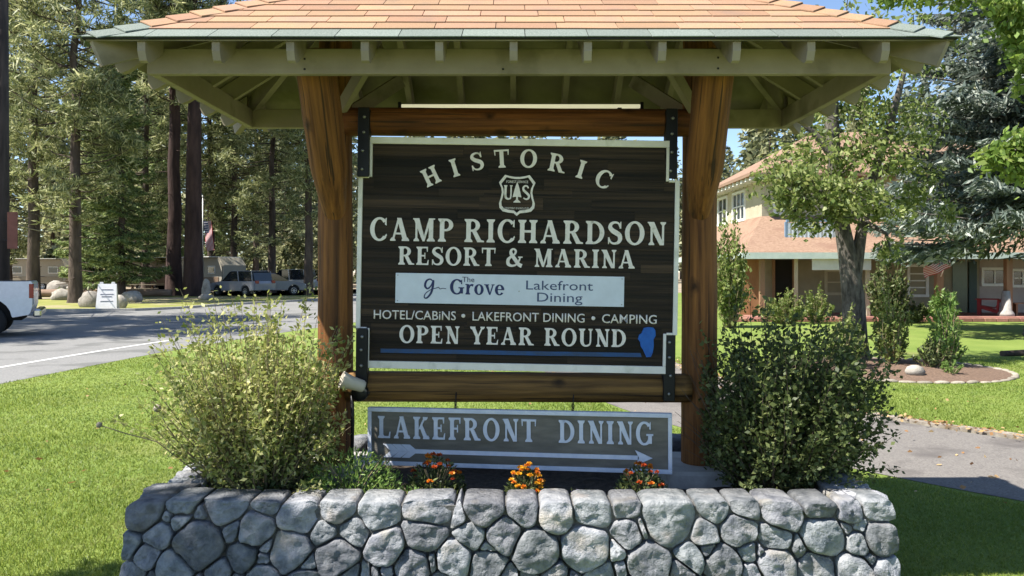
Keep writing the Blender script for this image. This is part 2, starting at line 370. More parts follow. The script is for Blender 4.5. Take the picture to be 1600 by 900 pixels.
ribbon('kerb', [Vector((x, y, 0)) for x, y in far_edge[:-1]][::-1], .16, .0, M_['concrete'], h=.11, label='low concrete kerb of the grass verge')
sheet('trail', [(-44,46),(-15,47.5),(-14,49),(-44,49)], .010, M_['dirt'], 'bare dirt strip behind the verge')
pathQ = smooth_line([(13,2.6),(8.6,4.2),(5.6,5.6),(3.75,7.35),(2.55,9.5),(1.85,12.2),(1.5,15),(1.4,19)], 8)
ribbon('path', pathQ, 2.35, .005, M_['path'], label='asphalt footpath curving past the right of the planter')
pe = offs(pathQ, -1.26)
M_['edging_c'] = pm('worn_edging', (.17,.145,.115), (.30,.265,.225), scale=16, rough=.95, bump=.6, bscale=40, c3=(.14,.10,.06), s3=6, t3=(.5,.65))
for k in range(0, len(pe)-4, 4):
    ribbon('kerb', pe[k:k+5], .14, .0, M_['edging_c'], h=.035 + .004*(k % 3), label='flat concrete edging along the far side of the path')
PATHW = [(p.x, p.y) for p in pathQ]

# flower bed
M_['edging'] = pm('edging_stone', (.20,.175,.14), (.30,.265,.22), scale=12, rough=.95, bump=.5, objvar=.25)
BC = (6.55, 13.15); BRX, BRY = 1.72, 1.62
ell = [(BC[0]+BRX*math.cos(a), BC[1]+BRY*math.sin(a)) for a in np.linspace(0, 2*math.pi, 41)[:-1]]
mb = MB(); vs_ = [(BC[0], BC[1], .10)]; ring = 5
for k in range(1, ring+1):
    for a in np.linspace(0, 2*math.pi, 41)[:-1]:
        q = k/ring; vs_.append((BC[0]+BRX*q*math.cos(a), BC[1]+BRY*q*math.sin(a), .012+.09*(1-q*q)+.02*mnoise.noise(Vector((q*5*math.cos(a), q*5*math.sin(a), 1)))))
fs_ = [(0, 1+i, 1+(i+1) % 40) for i in range(40)]
for k in range(ring-1):
    for i in range(40): fs_.append((1+k*40+i, 1+(k+1)*40+i, 1+(k+1)*40+(i+1) % 40, 1+k*40+(i+1) % 40))
mb.add(vs_, fs_, True); bed = mb.build('flower_bed', M_['mulch']); tag(bed, 'oval mulched flower bed edged with stones around the leafy tree', 'flower bed')
r2 = random.Random(3)
for k in range(46):
    a = 2*math.pi*k/46; m = MB(); p = (BC[0]+(BRX+.05)*math.cos(a), BC[1]+(BRY+.05)*math.sin(a))
    lx, ly, lz = .118*r2.uniform(.8,1.1), .055*r2.uniform(.8,1.2), .035*r2.uniform(.6,1.3); vs_ = []
    m.lathe([(0,-.02),(1,-.02),(1.02,.3),(.9,.75),(.5,1.0),(0,1.02)], 9, M=Matrix.Translation((*p, 0)) @ Matrix.Rotation(a+math.pi/2, 4, 'Z') @ Matrix.Diagonal((lx, ly, lz, 1)))
    m.build('edging_stone', M_['edging'], bed)

# dry leaves along the edging and scattered over path and lawn
rl = np.random.default_rng(8); LP = []
for _ in range(900):
    q = pe[rl.integers(len(pe)-1)]; LP.append((q.x+rl.normal()*.12, q.y+rl.normal()*.12, .045))
for _ in range(260):
    q = pathQ[rl.integers(len(pathQ)-1)]; LP.append((q.x+rl.normal()*.8, q.y+rl.normal()*.8, .012))
for _ in range(160): LP.append((rl.uniform(-6, 6), rl.uniform(5.6, 14), .045))
LP = np.array(LP); DD = rl.normal(size=LP.shape)*np.array([1, 1, .15])
tag(inst('fallen_leaves', quads_mesh('fallen_leaves', leaf_quads(rl, LP, .05, .03, DD, .15, .0), leafmat('dry_leaves', (.20,.10,.04), (.38,.22,.09), (.5,.36,.18), trans=.2))), 'dry brown leaves scattered along the path edging', 'leaves', kind='stuff')
# grass blades: one uncountable mass, thinning with distance
rg = np.random.default_rng(2); N = 420000
d = 3.2*np.exp(rg.uniform(0, math.log(15/3.2), N)); X = rg.uniform(-1, 1, N)*(.74*d+.6)
ok = ~((X > -2.0) & (X < 1.99) & (d > 3.62) & (d < 5.46))
ex = np.interp(d, [2, 11.4, 16.3], [-8.3, -7.63, -7.2]); ok &= X > ex + .03*rg.normal(size=N)
PQ = np.array(PATHW); dm = np.full(N, 9e9)
for q in PQ: dm = np.minimum(dm, np.hypot(X-q[0], d-q[1]))
ok &= (dm > 1.24) & (((X-BC[0])/(BRX+.1))**2 + ((d-BC[1])/(BRY+.1))**2 > 1)
X, d = X[ok], d[ok]; k = len(X)
hh = rg.uniform(.012, .032, k)*(1+.3*np.sin(X*1.7)*np.cos(d*1.3)); an = rg.uniform(0, 6.283, k); wv = rg.uniform(.002, .0036, k)*(1+.16*(d-3))
V = np.zeros((k, 3, 3)); V[:, 0] = np.stack([X-np.cos(an)*wv, d-np.sin(an)*wv, np.zeros(k)], 1); V[:, 1] = np.stack([X+np.cos(an)*wv, d+np.sin(an)*wv, np.zeros(k)], 1)
ln = rg.normal(size=(k, 2))*.014; V[:, 2] = np.stack([X+ln[:, 0], d+ln[:, 1], hh], 1)
tag(inst('grass', quads_mesh('grass', V.reshape(-1, 3), M_['grass'], n=3)), 'short mown grass blades of the lawn', 'grass', kind='stuff')

# ================================================================== trees
def conifer(seed, H, cb, rmax, kind, nb, cards, L, Wd, mat_, tr=.3, barkm='tree_dark', stubs=10):
    """returns (trunk mesh, crown mesh): limbs leave a tapered trunk and carry needle sprays"""
    r = np.random.default_rng(seed); rr_ = random.Random(seed); tk = MB()
    zs = np.linspace(0, H, 12); wob = r.normal(size=(12, 2))*.06*H/25; wob[0] = 0
    P = [(wob[i, 0]*zs[i]/H*2, wob[i, 1]*zs[i]/H*2, zs[i]) for i in range(12)]
    P = [(0, 0, -.2), (0, 0, .35)] + P[1:]
    rad = [tr*1.45, tr*1.12] + [max(.02, tr*(1-z/H)**.8) for z in zs[1:]]
    tk.tube(P, rad, 14, cap=False, jit=.05, rnd=rr_)
    C, D = [], []
    for b in range(nb):
        q = (b+r.uniform())/nb; z = H*(cb + (1-cb)*q**(.9)); a = r.uniform(0, 6.283)
        if kind == 'pine': prof = (math.sin(math.pi*min(1, q*.86+.14)))**.7*r.uniform(.55, 1.1); rise = r.uniform(-.25, .35)
        elif kind == 'fir': prof = (1-q)**.85*r.uniform(.75, 1.08)+.04; rise = -.28*(1-q)+.18*q
        else: prof = (1-q)**.75*r.uniform(.8, 1.08)+.04; rise = -.38*(1-q)+.1
        ln = rmax*prof
        if ln < .12: continue
        cx0, cy0 = np.interp(z, [p[2] for p in P], [p[0] for p in P]), np.interp(z, [p[2] for p in P], [p[1] for p in P])
        o = np.array([cx0, cy0, z]); dr = np.array([math.cos(a), math.sin(a), rise])
        tip = o + dr*ln + np.array([0, 0, .10*ln if kind != 'pine' else .12*ln]); mid = (o+tip)/2 + np.array([0, 0, -.10*ln])
        tk.tube([o, mid, o+(tip-o)*.92], [.012*H/25+.05*ln*.25, .012*H/25+.02, .012], 4, cap=False)
        nc = max(6, int(cards*(ln/rmax)**1.2*r.uniform(.7, 1.3)))
        if kind == 'pine':
            ncl = max(2, int(2+ln*1.1))
            for c_ in range(ncl):
                t = r.uniform(.35, 1.0); ctr = o*(1-t)+tip*t + r.normal(size=3)*np.array([.16, .16, .09])*ln*.9
                k_ = max(3, nc//ncl); u = nrm(r.normal(size=(k_, 3))+np.array([0, 0, .35])); rad_ = .30+.10*ln
                C.append(ctr+u*r.uniform(.25, 1, (k_, 1))*rad_*np.array([1, 1, .55])); D.append(u)
        else:
            t = r.beta(1.5, 1.0, nc); side = r.uniform(-1, 1, nc)*(1-t*.75)*.34*ln
            base = o[None]*(1-t[:, None])+tip[None]*t[:, None]; base[:, 2] += -.10*ln*4*t*(1-t) - np.abs(side)*.25 + r.normal(size=nc)*.05
            pv = np.array([-math.sin(a), math.cos(a), 0]); C.append(base+pv*side[:, None])
            D.append(np.tile(dr, (nc, 1))*.8+pv*np.sign(side)[:, None]*.7+np.array([0, 0, -.25]))
    for s_ in range(stubs):
        z = H*cb*r.uniform(.25, 1); a = r.uniform(0, 6.28); l = r.uniform(.3, 1.4); tk.tube([(0, 0, z), (math.cos(a)*l, math.sin(a)*l, z-.1*l)], [.04, .012], 4, cap=False)
    C, D = np.concatenate(C), np.concatenate(D)
    cm = quads_mesh('crown', leaf_quads(r, C, L, Wd, D, .8), mat_); tm = tk.mesh('trunk', fix=False); tm.materials.append(M_[barkm]); return tm, cm
def put_tree(name, label, meshes, x, y, s_=1.0, rz=0.0, group=None, sz=None):
    t = thing(name, label, 'tree', (x, y, 0), (0, 0, rz), group); t.scale = (s_, s_, sz or s_)
    inst('trunk', meshes[0], t); inst('crown', meshes[1], t); return t
PINE = [conifer(21, 24, .16, 4.0, 'pine', 135, 260, .50, .075, M_['pine'], .33), conifer(22, 26, .22, 4.3, 'pine', 125, 270, .52, .075, M_['pine'], .36), conifer(23, 21, .10, 3.6, 'pine', 140, 220, .48, .07, M_['pine'], .28)]
BIG = [conifer(31, 34, .42, 4.6, 'pine', 130, 320, .55, .08, M_['pine'], .60, 'bark_red', stubs=14), conifer(32, 33, .36, 4.4, 'pine', 130, 320, .55, .08, M_['pine'], .52, 'bark_red', stubs=14)]
FIR = [conifer(41, 19, .07, 2.9, 'fir', 230, 210, .38, .08, M_['fir'], .24), conifer(42, 16, .05, 2.7, 'fir', 210, 210, .36, .08, M_['fir'], .22)]
gp = 'conifers across the road'
def at(x, d): return (x-800)/F*d
big1 = put_tree('pine_tree', 'thickest dark pine trunk with flared base on the verge, right of its twin', BIG[0], at(302, 52), 52, 1.0, .4, gp)
big2 = put_tree('pine_tree', 'slimmer reddish pine trunk just left of the thickest dark trunk', BIG[1], at(272, 53.5), 53.5, 1.0, 2.0, gp)
L_TREES = [
 ('pine_tree', 'tall pine with spreading bright crown left of the shelter roof', PINE[0], 118, 41, 1.0, .3),
 ('pine_tree', 'pine with broad crown between the utility pole and the bright-crowned pine', PINE[1], 52, 46, 1.0, 1.3),
 ('fir_tree', 'dense layered fir standing behind the white sandwich board', FIR[0], 190, 50, 1.0, .8),
 ('fir_tree', 'shorter light green fir just left of the layered fir', FIR[1], 143, 56, 1.0, 2.9),
 ('pine_tree', 'slender pine rising behind the layered fir', PINE[2], 228, 60, 1.15, 4.1),
 ('pine_tree', 'shaded pine behind the two thick trunks', PINE[1], 330, 66, 1.0, 3.1),
 ('pine_tree', 'pine with thin pale trunk beside the silver SUV', PINE[2], 366, 64, 1.1, 5.1),
 ('pine_tree', 'sunny yellow-green pine in the gap left of the left log post', PINE[0], 425, 60, .95, 2.2),
 ('pine_tree', 'dark-trunked pine closest to the left log post', PINE[1], 482, 55, .9, .9),
 ('fir_tree', 'small bright fir right of the hanging far flag', FIR[1], 345, 74, .75, 1.9),
 ('pine_tree', 'pine at the left edge of the picture behind the utility pole', PINE[2], 12, 62, 1.15, 2.4),
 ('fir_tree', 'narrow dark fir left of the slimmer reddish trunk', FIR[0], 247, 70, 1.0, 3.6),
 ('pine_tree', 'far pine seen between the silver SUV and the dark-trunked pine', PINE[2], 400, 78, 1.2, .2)]
for nm, lab, me, px, dd, s_, rz in L_TREES: put_tree(nm, lab, me, at(px, dd), dd, s_, rz, gp)
for i, (x, y, rz, s_) in enumerate(((-20.5, 18.0, .5, .85), (-25, 22.5, 1.7, 1.0), (-30, 27, .9, 1.0))):
    put_tree('pine_tree', ('roadside pine left of the view nearest the pickup', 'roadside pine left of the view behind the pickup', 'roadside pine farthest left of the view')[i], PINE[i % 3], x, y, s_, rz, 'roadside pines shading the road')
# the far wood as one mass
rf = np.random.default_rng(77); FC, FD, TV = [], [], MB()
for i in range(225):
    a = rf.uniform(-48, 50); dd = rf.uniform(82, 175); x, y = dd*math.sin(R(a)), dd*math.cos(R(a)); H = rf.uniform(20, 33) if i < 165 else rf.uniform(3, 8); nq = 1300 if i < 165 else 500
    if 2 < a < 22 and dd < 95: continue
    q = rf.beta(1.1, 1.3, nq); z = H*((.10 if i < 165 else .0)+.90*q); rad = (2.2+H*.075)*(1-q)**.7*np.sqrt(rf.uniform(0, 1, nq)); an = rf.uniform(0, 6.283, nq)
    lump = 1+.35*np.sin(an*3+i)*np.sin(z*1.7)
    FC.append(np.stack([x+np.cos(an)*rad*lump, y+np.sin(an)*rad*lump, z-.12*rad], 1)); FD.append(np.stack([np.cos(an), np.sin(an), -.3+0*an], 1))
    TV.tube([(x, y, -.2), (x, y, H*.9)], [.013*H, .04], 7, cap=False)
far = inst('far_wood', quads_mesh('far_wood', leaf_quads(rf, np.concatenate(FC), .95, .45, np.concatenate(FD), .9), M_['far']))
tag(far, 'distant dense conifer wood behind road and hotel', 'wood', kind='stuff')
TV.build('trunks', M_['tree_dark'], far, fix=False)['kind'] = 'stuff'

def broadleaf(name, label, loc, trunk, limbs, clumps, nl, leaf, mat_, bark='bark_grey', seed=1, cat='tree'):
    """trunk: list of (point, radius); limbs: lists of the same; clumps: (centre, radii, weight)"""
    r = np.random.default_rng(seed); t = thing(name, label, cat, loc); tk = MB()
    tk.tube([p for p, _ in trunk], [q for _, q in trunk], 14, cap=False, jit=.05, rnd=random.Random(seed))
    for l in limbs: tk.tube([p for p, _ in l], [q for _, q in l], 7, cap=False)
    C, D = [], []
    for c_, rad, wt in clumps:
        k = int(nl*wt); nsp = max(4, k//26); u = nrm(r.normal(size=(nsp, 3)))
        ctr = np.array(c_)+u*np.array(rad)*r.uniform(.25, 1.0, (nsp, 1))**.6
        for s_ in ctr:                                           # a twig with a spray of leaves
            kk = max(3, k//nsp); ax = nrm((s_-np.array(c_))[None]+r.normal(size=(1, 3))*.25)[0]
            tl = .32*np.mean(rad)+.08; tt = r.uniform(-.6, .6, (kk, 1))
            C.append(s_+ax*tt*tl+r.normal(size=(kk, 3))*leaf[0]*.75); D.append(np.tile(ax, (kk, 1))+np.array([0, 0, -.55]))
            if r.uniform() < .5: tk.tube([np.array(c_)*.5+s_*.5, s_, s_+ax*tl*.6], [.012, .008, .004], 4, cap=False)
    inst('crown', quads_mesh('crown', leaf_quads(r, np.concatenate(C), leaf[0], leaf[1], np.concatenate(D), 1.0, .4), mat_), t)
    tk.build('trunk', M_[bark], t, fix=False); return t
# leafy tree in the flower bed
TX, TD = 6.25, 13.9
def tp(x, y, dd=TD): v = PX(x, y, dd); return (v.x-TX, v.y-TD, v.z)
cl = []
for (x, y, dd, rx, rz, wt) in ((1225,290,13.2,.55,.38,1.0),(1275,305,13.0,.55,.36,1.1),(1330,310,12.9,.55,.36,1.1),(1245,325,13.4,.40,.26,.7),(1290,250,13.6,.6,.4,.9),(1350,255,13.4,.6,.42,1.0),
    (1400,240,13.8,.6,.45,.8),(1330,200,13.8,.65,.45,.9),(1395,190,14.2,.6,.5,.7),(1270,205,14.4,.55,.4,.6),(1440,290,14.0,.4,.4,.5),(1420,330,13.9,.35,.3,.35),(1300,150,14.2,.7,.5,.7),(1370,130,14.0,.7,.5,.7),
    (1240,260,14.6,.5,.35,.6),(1440,180,14.4,.5,.5,.5),(1320,60,14.2,.9,.7,.8),(1430,70,14.4,.9,.7,.7),(1380,330,13.2,.35,.22,.45),(1310,345,13.0,.28,.18,.4),(1390,395,13.2,.28,.22,.25),(1265,360,13.1,.25,.2,.25),(1470,330,14.2,.25,.3,.25)):
    cl.append((tp(x, y, dd), (rx, rx*1.05, rz), wt))
broadleaf('leafy_tree', 'leafy tree with leaning grey trunk in the flower bed before the hotel', (TX, TD, .05),
    [(tp(1337, 575), .27), (tp(1336, 540), .215), (tp(1333, 470), .19), (tp(1325, 410), .165), (tp(1316, 360), .135), (tp(1308, 300), .11), (tp(1300, 220), .13), (tp(1300, 120), .08), (tp(1310, 40), .03)],
    [[(tp(1332, 450), .14), (tp(1345, 370), .10), (tp(1360, 290), .08), (tp(1390, 200), .08), (tp(1420, 90), .03)], [(tp(1316, 345), .12), (tp(1280, 305, 13.4), .06), (tp(1235, 290, 13.2), .025)],
     [(tp(1355, 300), .10), (tp(1350, 290, 13.3), .05), (tp(1335, 300, 12.9), .02)], [(tp(1365, 280), .09), (tp(1410, 250), .05), (tp(1445, 240), .02)], [(tp(1304, 250), .1), (tp(1270, 210), .05), (tp(1240, 190), .02)],
     [(tp(1350, 350), .06), (tp(1385, 370, 13.4), .03), (tp(1392, 398, 13.2), .012)]], cl, 700, (.105, .052), M_['broad'], seed=14)
# blue spruce on the right
SPR = conifer(55, 19, .155, 4.1, 'spruce', 520, 430, .28, .07, M_['spruce'], .30, 'bark_grey', stubs=4)
put_tree('spruce_tree', 'large blue-grey spruce with drooping boughs before the hotel roof', SPR, at(1625, 20), 20, 1.0, .6)
# maple whose boughs reach in from the right
mcl = []
def mp_(x, y, dd): v = PX(x, y, dd); return (v.x-9.6, v.y-10.2, v.z)
for (x, y, dd, rx, rz, wt) in ((1590,40,9.3,.30,.26,1.0),(1570,15,9.3,.28,.14,.7),(1612,80,9.2,.25,.3,.7),(1500,-12,9.5,.5,.13,.8),(1420,-14,9.8,.5,.13,.7),(1375,-6,9.8,.2,.08,.25),(1590,232,9.0,.24,.12,.75),(1560,250,9.0,.16,.08,.35),(1605,262,9.0,.2,.13,.6),(1640,150,9.3,.35,.5,.8),(1650,260,9.4,.4,.3,.7),(1660,40,9.6,.6,.6,1.0),(1560,-60,9.8,.8,.4,.9),(1450,-70,10.0,.8,.4,.8),(1750,100,10,.9,.9,1.4),(1750,-60,10,1.0,.8,1.4),(1850,60,10.2,1.0,1.0,1.4)):
    mcl.append((mp_(x, y, dd), (rx, rx, rz), wt))
broadleaf('maple_tree', 'bright green maple boughs hanging in at the upper right edge', (9.6, 10.2, 0), [((0, 0, -.1), .26), ((0, 0, 1.2), .2), ((-.1, 0, 2.6), .17), ((-.2, 0, 4.2), .12), ((-.3, 0, 6), .06)],
    [[((-.1, 0, 2.6), .12), (mp_(1750, 150, 10), .07), (mp_(1640, 200, 9.4), .035), (mp_(1570, 245, 9.0), .01)], [((-.15, 0, 3.4), .1), (mp_(1700, 20, 9.8), .06), (mp_(1600, 30, 9.3), .03)], [((-.2, 0, 4.2), .1), (mp_(1650, -90, 9.9), .06), (mp_(1500, -30, 9.6), .03), (mp_(1390, -10, 9.8), .01)]],
    mcl, 620, (.095, .055), M_['maple'], seed=15)
# a tree beside the photographer whose crown shades the left of the planter wall
scl = [((r_*math.cos(a), r_*math.sin(a), 6.9+z), (.75, .75, .6), 1.0) for (r_, a, z) in ((0,0,0),(.95,.4,.1),(.95,1.5,-.1),(.95,2.7,.1),(.95,3.9,-.1),(.95,5.2,.1),(.5,.9,.8),(.5,3,.8),(.6,5,.7),(.6,2,-.7),(.6,4.2,-.7))]
broadleaf('shade_tree', 'leafy tree standing on the lawn left of the photographer', (-6.62, 1.35, 0), [((0,0,-.1), .2), ((0,0,1), .15), ((.05,0,4), .12), ((0,0,6.8), .06)], [[((0,0,5), .07), ((.8,.3,6.6), .03)], [((0,0,5.2), .07), ((-.7,.5,6.8), .03)], [((0,0,5.4), .07), ((.1,-.8,6.9), .03)]], scl, 800, (.14, .09), M_['broad'], seed=16)

# ================================================================== hotel
hotel = thing('hotel', 'two-storey cream hotel with terracotta hip roofs and a shaded porch behind the trees', 'building', (15, 30, 0))
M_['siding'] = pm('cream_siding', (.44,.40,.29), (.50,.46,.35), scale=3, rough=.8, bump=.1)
tt_ = M_['siding'].node_tree                                   # clapboard relief
wv = _n(tt_, 'ShaderNodeTexWave', bands_direction='Z', wave_profile='SAW'); wv.inputs['Scale'].default_value = 1.55
tcn = _n(tt_, 'ShaderNodeTexCoord'); tt_.links.new(tcn.outputs['Object'], wv.inputs['Vector'])
bn = _n(tt_, 'ShaderNodeBump'); bn.inputs['Distance'].default_value = .03; bn.inputs['Strength'].default_value = .8; tt_.links.new(wv.outputs['Fac'], bn.inputs['Height'])
tt_.links.new(bn.outputs[0], tt_.nodes['Principled BSDF'].inputs['Normal'])
M_['far_roof'] = pm('far_shingle_roof', (.20,.125,.085), (.30,.20,.142), scale=16, stretch=(.6, 1, 1.6), rough=.95, bump=.6, bscale=14, bdist=.03, c3=(.20,.12,.085), s3=1.3, t3=(.5,.7))
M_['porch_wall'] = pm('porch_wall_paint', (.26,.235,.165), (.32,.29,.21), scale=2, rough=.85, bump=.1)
M_['rust_wall'] = pm('rust_stain_wood', (.26,.13,.06), (.33,.18,.085), scale=5, stretch=(1,1,.3), rough=.8, bump=.1)
M_['teal_trim'] = pm('pale_teal_trim', (.42,.50,.46), (.50,.57,.53), scale=4, rough=.7, bump=.05)
M_['trim'] = pm('white_trim', (.70,.70,.66), (.78,.78,.74), scale=6, rough=.6, bump=.05)
M_['brown_post'] = pm('brown_wood', (.24,.14,.08), (.32,.20,.12), scale=5, stretch=(1,1,.2), rough=.8, bump=.2)
M_['glass'] = glassmat('window_glass'); M_['dark'] = plain('dark_interior', (.015,.014,.013), .9)
M_['door_green'] = plain('green_door_glass', (.12,.15,.10), .25)
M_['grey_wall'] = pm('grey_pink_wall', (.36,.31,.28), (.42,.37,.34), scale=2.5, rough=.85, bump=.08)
def hp(name, m, *boxes, parent=hotel):
    mb = MB()
    for lo, hi in boxes: mb.box(lo, hi)
    o = mb.build(name, m, parent)
    if parent is hotel: o.location = -Vector(hotel.location)
    return o
HX0, HX1, HY0, HY1 = 9.5, 24.0, 29.2, 35.8
hp('wall', M_['siding'], ((HX0, HY0, 0), (HX1, HY1, 5.35)))
def hip(name, x0, x1, y0, y1, z, s_, m, th=.12):
    h = min(x1-x0, y1-y0)/2; mb = MB(); A = [Vector((x0,y0,z)), Vector((x1,y0,z)), Vector((x1,y1,z)), Vector((x0,y1,z))]
    cy_ = (y0+y1)/2; r0, r1 = Vector((x0+h, cy_, z+h*s_)), Vector((x1-h, cy_, z+h*s_)); lo = [v-Vector((0,0,th)) for v in A]
    mb.add(A+[r0, r1]+lo, [(0,1,5,4), (2,3,4,5), (3,0,4), (1,2,5), (0,6,7,1), (1,7,8,2), (2,8,9,3), (3,9,6,0), (6,9,8,7)])
    o = mb.build(name, m, hotel, world=hotel); return o
up_roof = hip('roof', HX0-.65, HX1+.65, HY0-.65, HY1+.65, 5.36, .56, M_['far_roof'])
for k in range(15):                                            # rafter tails of the upper eave
    y = HY0-.45+k*.55; m = MB(); m.box((HX0-.58, y, 5.10), (HX0-.02, y+.14, 5.235)); m.build('rafter_tail', M_['trim'], up_roof).location = (0, 0, 0)
for k in range(26):
    x = HX0-.3+k*.58; m = MB(); m.box((x, HY0-.58, 5.10), (x+.14, HY0-.02, 5.235)); m.build('rafter_tail', M_['siding'], up_roof)
# skirt roof over the porch and round the left side
ex0, ey0, ez, iz = 7.95, 26.4, 2.30, 3.78
m = MB(); V = [(ex0,ey0,ez),(26,ey0,ez),(26,HY0,iz),(HX0,HY0,iz),(HX0,36.5,iz),(ex0,36.5,ez)]
Vl = [(a, b, c_-.14) for a, b, c_ in V]; m.add(V+Vl, [(0,1,2,3),(0,3,4,5),(6,9,8,7),(6,11,10,9),(0,6,7,1),(5,11,6,0),(1,7,8,2),(4,10,11,5)])
pr = m.build('porch_roof', M_['far_roof'], hotel, world=hotel)
hp('fascia', M_['teal_trim'], ((ex0-.02, ey0-.05, ez-.19), (26, ey0-.004, ez+.03)), ((ex0-.05, ey0-.05, ez-.19), (ex0-.021, 36.5, ez+.03)))
hp('porch_floor', M_['brick'], ((ex0+.2, ey0-.2, .0), (26, HY0-.01, .12)))
def window(x0, x1, z0, z1, y, nx_=1, nz_=2, fr=None, side=None, glass=None):
    """window on the front wall, or on the left wall when side is given (then x0, x1 run along depth)"""
    fr = fr or M_['trim']; t = .10
    def B(a0, a1, b0, b1, p0, p1): return ((a0, y-p1, b0), (a1, y-p0, b1)) if side is None else ((side-p1, a0, b0), (side-p0, a1, b1))
    wn = hp('window', fr, B(x0-t, x1+t, z1, z1+t, .0, .06), B(x0-t, x1+t, z0-t, z0, .0, .08), B(x0-t, x0, z0, z1, .0, .06), B(x1, x1+t, z0, z1, .0, .06))
    w_, h_ = (x1-x0)/nx_, (z1-z0)/nz_
    for i in range(nx_):
        for j in range(nz_):
            mb = MB(); lo, hi = B(x0+i*w_+.025, x0+(i+1)*w_-.025, z0+j*h_+.025, z0+(j+1)*h_-.025, -.02, .012); mb.box(lo, hi); mb.build('pane', glass or M_['glass'], wn)
    bars = [B(x0+i*w_-.025, x0+i*w_+.025, z0, z1, .0, .045) for i in range(1, nx_)] + [B(x0, x1, z0+j*h_-.024, z0+j*h_+.024, .0, .04) for j in range(1, nz_)]
    if bars:
        mb = MB()
        for lo, hi in bars: mb.box(lo, hi)
        mb.build('muntin', fr, wn)
def wx(x, dd=HY0): return (x-800)/F*dd
def wz(y, dd=HY0): return EYE+(HY-y)/F*dd
window(31.3, 32.9, wz(343, 32.0), wz(308, 32.0)+.15, 0, 3, 2, side=HX0)
window(33.9, 35.2, wz(343, 32.0), wz(308, 32.0)+.15, 0, 2, 2, side=HX0)
window(wx(1352), wx(1382), wz(318), wz(292), HY0, 2, 2)
window(wx(1212), wx(1236), wz(332), wz(298), HY0, 2, 2)
window(wx(1295), wx(1325), wz(318), wz(292), HY0, 2, 2)
window(wx(1450), wx(1490), wz(318), wz(292), HY0, 2, 2)
window(wx(1292), wx(1317), wz(457), wz(425), HY0, 1, 2, M_['siding'])
window(wx(1421), wx(1446), wz(460), wz(417), HY0, 1, 4)
window(wx(1536), wx(1570), wz(443), wz(422), HY0-.02, 2, 1)
window(wx(1582), wx(1612), wz(445), wz(424), HY0-.02, 2, 2)
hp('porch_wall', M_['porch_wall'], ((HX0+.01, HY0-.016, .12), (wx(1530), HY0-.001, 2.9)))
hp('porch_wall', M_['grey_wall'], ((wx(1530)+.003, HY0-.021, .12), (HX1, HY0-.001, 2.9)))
dr = hp('door', M_['dark'], ((wx(1210), HY0-.06, .12), (wx(1237), HY0-.03, 2.12)))
hp('door_frame', M_['brown_post'], ((wx(1206), HY0-.09, .12), (wx(1210)-.002, HY0-.02, 2.2)), ((wx(1237)+.002, HY0-.09, .12), (wx(1241), HY0-.02, 2.2)), ((wx(1206), HY0-.091, 2.202), (wx(1241), HY0-.02, 2.3)))
gd = hp('door', M_['door_green'], ((wx(1487), HY0-.06, .12), (wx(1510), HY0-.03, 2.05)))
hp('door', plain('dark_green_door', (.03,.06,.05), .5), ((wx(1512), HY0-.10, .12), (wx(1524), HY0-.03, 2.05)))
hp('wall_panel', M_['rust_wall'], ((wx(1156, 27.6), 27.55, .12), (wx(1187, 27.6), 27.68, 2.12)))
for px, mt, wd in ((1243, 'siding', .10), (1355, 'siding', .12), (1467, 'brown_post', .22), (1575, 'brown_post', .20), (1190, 'brown_post', .16)):
    x = wx(px, 26.8); o = hp('porch_post', M_[mt], ((x-wd/2, 26.7, .12), (x+wd/2, 26.7+wd, 2.2)))
x = wx(1575, 26.7); m = MB(); m.lathe([(0, .12), (.26, .12), (.25, .22), (.17, .34), (.13, 1.0), (0, 1.0)], 12, M=Matrix.Translation((x, 26.8, 0))); m.build('post_footing', M_['concrete'], hotel, world=hotel)
# balcony front with pale rail over the porch roof
bl = hp('balcony', M_['trim'], ((wx(1230, 27.6), 27.55, wz(380, 27.6)), (wx(1308, 27.6), 27.60, wz(348, 27.6))))
for a in (((wx(1228,27.6), 27.52, wz(381,27.6)-.1), (wx(1310,27.6), 27.64, wz(381,27.6)-.003)), ((wx(1228,27.6), 27.52, wz(347,27.6)+.003), (wx(1310,27.6), 27.64, wz(347,27.6)+.09)), ((wx(1226,27.6), 27.53, wz(381,27.6)), (wx(1230,27.6)-.002, 27.63, wz(347,27.6))), ((wx(1308,27.6)+.002, 27.53, wz(381,27.6)), (wx(1312,27.6), 27.63, wz(347,27.6)))):
    mb = MB(); mb.box(*a); mb.build('rail', plain('slate_blue_trim', (.16,.24,.33), .6), bl)
for k in range(13):
    x = wx(1233, 27.5)+k*.14; mb = MB(); mb.box((x, 27.52, wz(379,27.6)), (x+.05, 27.548, wz(349,27.6))); mb.build('baluster', plain('pale_blue_trim', (.45,.52,.58), .6) if k == 0 else MATS['pale_blue_trim'], bl)
hb = thing('hanging_sign', 'long blank-looking white board hanging under the porch eave', 'sign', (wx(1314, 26.6), 26.55, wz(413, 26.6)))
m = MB(); hw = 46/F*26.6; m.box((-hw, -.02, -.20), (hw, .02, .22), .005); m.build('board', M_['trim'], hb)
for s_ in (-1, 1): m = MB(); m.tube([(s_*hw*.8, 0, .2), (s_*hw*.8, 0, .24+.06)], .012, 6); m.build('hanger', M_['steel'], hb)
